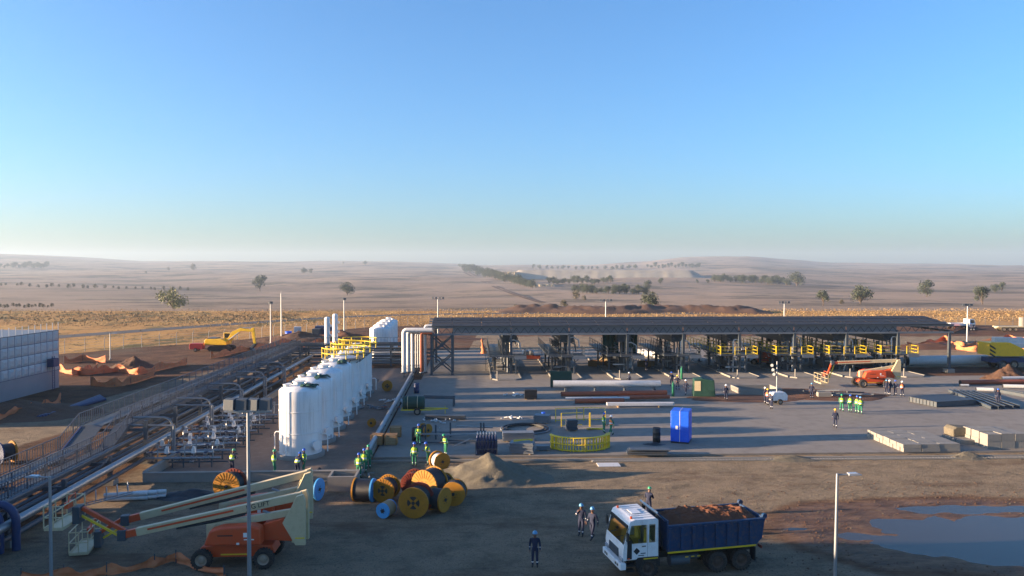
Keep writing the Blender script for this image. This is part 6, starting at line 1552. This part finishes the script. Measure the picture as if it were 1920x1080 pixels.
for u, v, hp, k, lab in ((487,547,26,2,'dark round tree left of the far lamp masts'),(324,579,31,3,'broad yellow green willow like tree above the excavator'),(651,554,22,1,'dark tree just above the mast behind the slim white columns'),
 (362,507,10,4,'wide hazy clump on the left slope'),(570,513,10,1,'hazy tree pair\'s left member on the middle slope'),(583,513,8,0,'hazy tree pair\'s right member on the middle slope'),(685,497,7,1,'single tree on the skyline left of centre'),(644,495,4,4,'small bush on the skyline left of centre'),(862,501,6,1,'small tree on the skyline near the tailings'),
 (1221,579,28,1,'dark round tree right of the middle lamp mast'),(1058,580,14,4,'round bush left of the middle lamp mast'),(1080,563,15,4,'broad dark bush above the middle lamp mast'),(967,582,9,4,'small bush on the near brown bank'),(1096,564,8,4,'low bush right of the broad dark one'),
 (1544,574,25,5,'bare stemmed umbrella tree right of the right lamp mast'),(1614,570,31,1,'large dark tree in the right field'),(1738,557,27,0,'hazy tall tree in the right field'),(1842,571,29,2,'dark ragged tree at the far right'),(1866,549,14,0,'left one of the hazy pair at the far right'),(1879,548,16,2,'right one of the hazy pair at the far right'),(1578,571,8,4,'low bushes left of the large dark tree'),
 (1239,534,11,2,'lone tree below the tailings dump'),(1494,537,24,1,'tallest tree at the right end of the far belt'),(1307,532,7,2,'small tree at the foot of the tailings, left'),(1327,532,7,2,'small tree at the foot of the tailings, right'),(1215,543,15,0,'round tree ending the lower belt'),(274,513,4,4,'tiny bush low on the left slope'),(316,507,5,4,'small bush left of the wide hazy clump')):
    tree(u, v, hp, k, lab)
rg = random.Random(5)
def ordinal(n):
    ones = ['','first','second','third','fourth','fifth','sixth','seventh','eighth','ninth','tenth','eleventh','twelfth','thirteenth','fourteenth','fifteenth','sixteenth','seventeenth','eighteenth','nineteenth']
    if n < 20: return ones[n]
    t_ = {2:'twent',3:'thirt'}[n // 10]; return t_ + 'ieth' if n % 10 == 0 else t_ + 'y-' + ones[n % 10]
def belt(n, u0, v0, u1, v1, h0, h1, what, kinds=(0,1,2)):
    for k in range(n):
        f = (k + rg.uniform(-.3,.3))/max(1,n-1); 
        tree(lerp(u0,u1,f), lerp(v0,v1,f)+rg.uniform(-1.5,1.5), rg.uniform(h0,h1), rg.choice(kinds), '%s, %s from the left' % (what, ordinal(k+1)), 'belt_tree', what)
belt(16,1030,533,1146,532,8,13,'hazy tree in the belt below the tailings face')
belt(20,1078,549,1212,553,9,16,'hazy tree in the lower belt left of the round dark tree')
belt(34,872,510,998,541,10,17,'hazy tree in the wood left of the tailings dump')
belt(22,1338,528,1480,535,9,15,'hazy tree in the long belt right of the tailings')
belt(16,1215,503,1312,501,5,9,'faint tree in the belt on the far hill')
belt(18,1000,506,1190,506,5,8,'faint tree in the row behind the tailings top')
belt(16,-10,502,90,503,6,10,'faint tree in the misty wood at far left')
belt(26,0,536,350,546,4,7,'small bush in the long row on the left field', (4,4,4))
belt(14,0,576,95,577,4,7,'low dark scrub on the plateau edge at left', (4,4))
# scrub on the near grass
def scrub(n, box, s0, s1, label, seed, lm='leaf_b'):
    r_ = random.Random(seed); b = MB()
    for i in range(n):
        u = r_.uniform(box[0],box[2]); v = r_.uniform(box[1],box[3]); p = G(u, v); s = r_.uniform(s0,s1)
        for k in range(9):
            c = p + Vector((r_.gauss(0,s*.6), r_.gauss(0,s*.6), abs(r_.gauss(.4,.3))*s)); e1 = Vector((r_.gauss(0,1),r_.gauss(0,1),r_.gauss(0,1))).normalized()*s*.35; e2 = Vector((r_.gauss(0,1),r_.gauss(0,1),r_.gauss(0,1))).normalized()*s*.3
            b.add([c-e1,c-e2,c+e1,c+e2],[(0,1,2,3)])
    tag(b.build('scrub', M[lm], fix=False), label, 'scrub', kind='stuff')
scrub(700, (0,585,560,604), .2, .6, 'low dark scrub dotted over the golden grass at left', 1)
scrub(400, (110,606,460,655), .1, .25, 'weedy tufts along the fence at left', 2)
M['grass'] = leafmat('dry_grass_blades', (.20,.125,.045), (.34,.22,.085))
def tufts(n, box, s0, s1, label, seed):
    r_ = random.Random(seed); b = MB()
    for i in range(n):
        p = G(r_.uniform(box[0],box[2]), r_.uniform(box[1],box[3])); s = r_.uniform(s0,s1)
        for k in range(3):
            a = r_.uniform(0,6.28); d = Vector((math.cos(a),math.sin(a),0))*s*.35; q = p + Vector((r_.gauss(0,s*.4),r_.gauss(0,s*.4),0))
            b.add([q-d, q+d, q+d*.7+Vector((r_.gauss(0,.2)*s,0,s)), q-d*.7+Vector((r_.gauss(0,.2)*s,0,s*.9))],[(0,1,2,3)])
    tag(b.build('dry_grass', M['grass'], fix=False), label, 'grass', kind='stuff')
tufts(6000, (820,579,1920,603), .12, .32, 'tall dry grass beyond the far fence', 3)
tufts(4500, (0,580,820,612), .1, .28, 'dry grass beside the tarred road', 4)
# spoil berm beyond the fence
b = MB(); q = []; n, k = 90, 12
for i in range(n+1):
    u = lerp(930, 1440, i/n)
    for j in range(k+1):
        Y = 262 + j*2.2; s = math.sin(math.pi*j/k); e = min(1, min(i, n-i)/8)
        q.append((XAT(u, 275), Y + 4*math.sin(i*.13), -.1 + e*s*(2.1 + 1.1*noise.noise(Vector((i*.25, j*.4, 0))) + .5*noise.noise(Vector((i*.9, j*.9, 4))))))
b.add(q, [(i*(k+1)+j, (i+1)*(k+1)+j, (i+1)*(k+1)+j+1, i*(k+1)+j+1) for i in range(n) for j in range(k)], 0, True)
tag(b.build('spoil_berm', M['soil_dark'], fix=False), 'long low berm of dark red spoil beyond the far fence', 'berm', kind='structure')
# tailings dump
def dump(u0, u1, vb, vt, Y, depth, m, label, inset=35):
    xa, xb = XAT(u0, Y), XAT(u1, Y); zb = min(H(xa,Y), H((xa+xb)/2,Y), H(xb,Y)) - 6; zt = ZAT(vt, Y+inset); b = MB(); q = []; n = 60
    prof = [(0, zb), (inset*.5, lerp(zb,zt,.55)), (inset, zt), (depth-inset, zt+1), (depth, zb)]
    for i in range(n+1):
        f = i/n; e = min(1, min(f, 1-f)/.10)
        for d, z in prof:
            x = lerp(xa, xb, f); 
            q.append((x + 3*noise.noise(Vector((i*.5,d,1))), Y + d + 3*noise.noise(Vector((i*.9,0,2))), zb + (z-zb)*e + (0 if z == zb else 1.2*noise.noise(Vector((i*.6,d*.1,3))))))
    k = len(prof)
    b.add(q, [(i*k+j, (i+1)*k+j, (i+1)*k+j+1, i*k+j+1) for i in range(n) for j in range(k-1)], 0, True)
    return tag(b.build('tailings_dump', m, fix=False), label, 'mine dump', kind='structure')
M['tail'] = mat('pale_tailings', (.30,.27,.22), .95, 0, .2, .02, (.20,.17,.13), .5)
M['tail_y'] = mat('yellow_tailings', (.36,.28,.17), .95, 0, .15, .05)
dump(935, 1345, 535, 507, 1750, 420, M['tail'], 'long flat topped pale tailings dump on the plain')
dump(998, 1046, 541, 534, 1250, 70, M['tail_y'], 'small yellowish dump below the tailings', 14)
dump(938, 972, 522, 510, 1730, 120, M['tail_y'], 'yellowish sunlit shoulder at the left of the tailings', 30)
# twin track climbing the slope
for dx, lab in ((0,'left wheel track of the dirt road climbing the far slope'),(9,'right wheel track of the dirt road climbing the far slope')):
    path = [land(u+dx, v) for u, v in ((870,511),(885,518),(905,528),(930,540),(955,550),(985,560),(1010,568))]
    b = MB(); q = []
    for i, p in enumerate(path):
        w = .0022*p.y
        for s2 in (-1, 1): q.append((p.x+s2*w, p.y, H(p.x+s2*w, p.y)+.35))
    b.add(q, [(2*i,2*i+1,2*i+3,2*i+2) for i in range(len(path)-1)]); tag(b.build('dirt_track', M['soil_dark'], fix=False), lab, 'track', kind='structure')
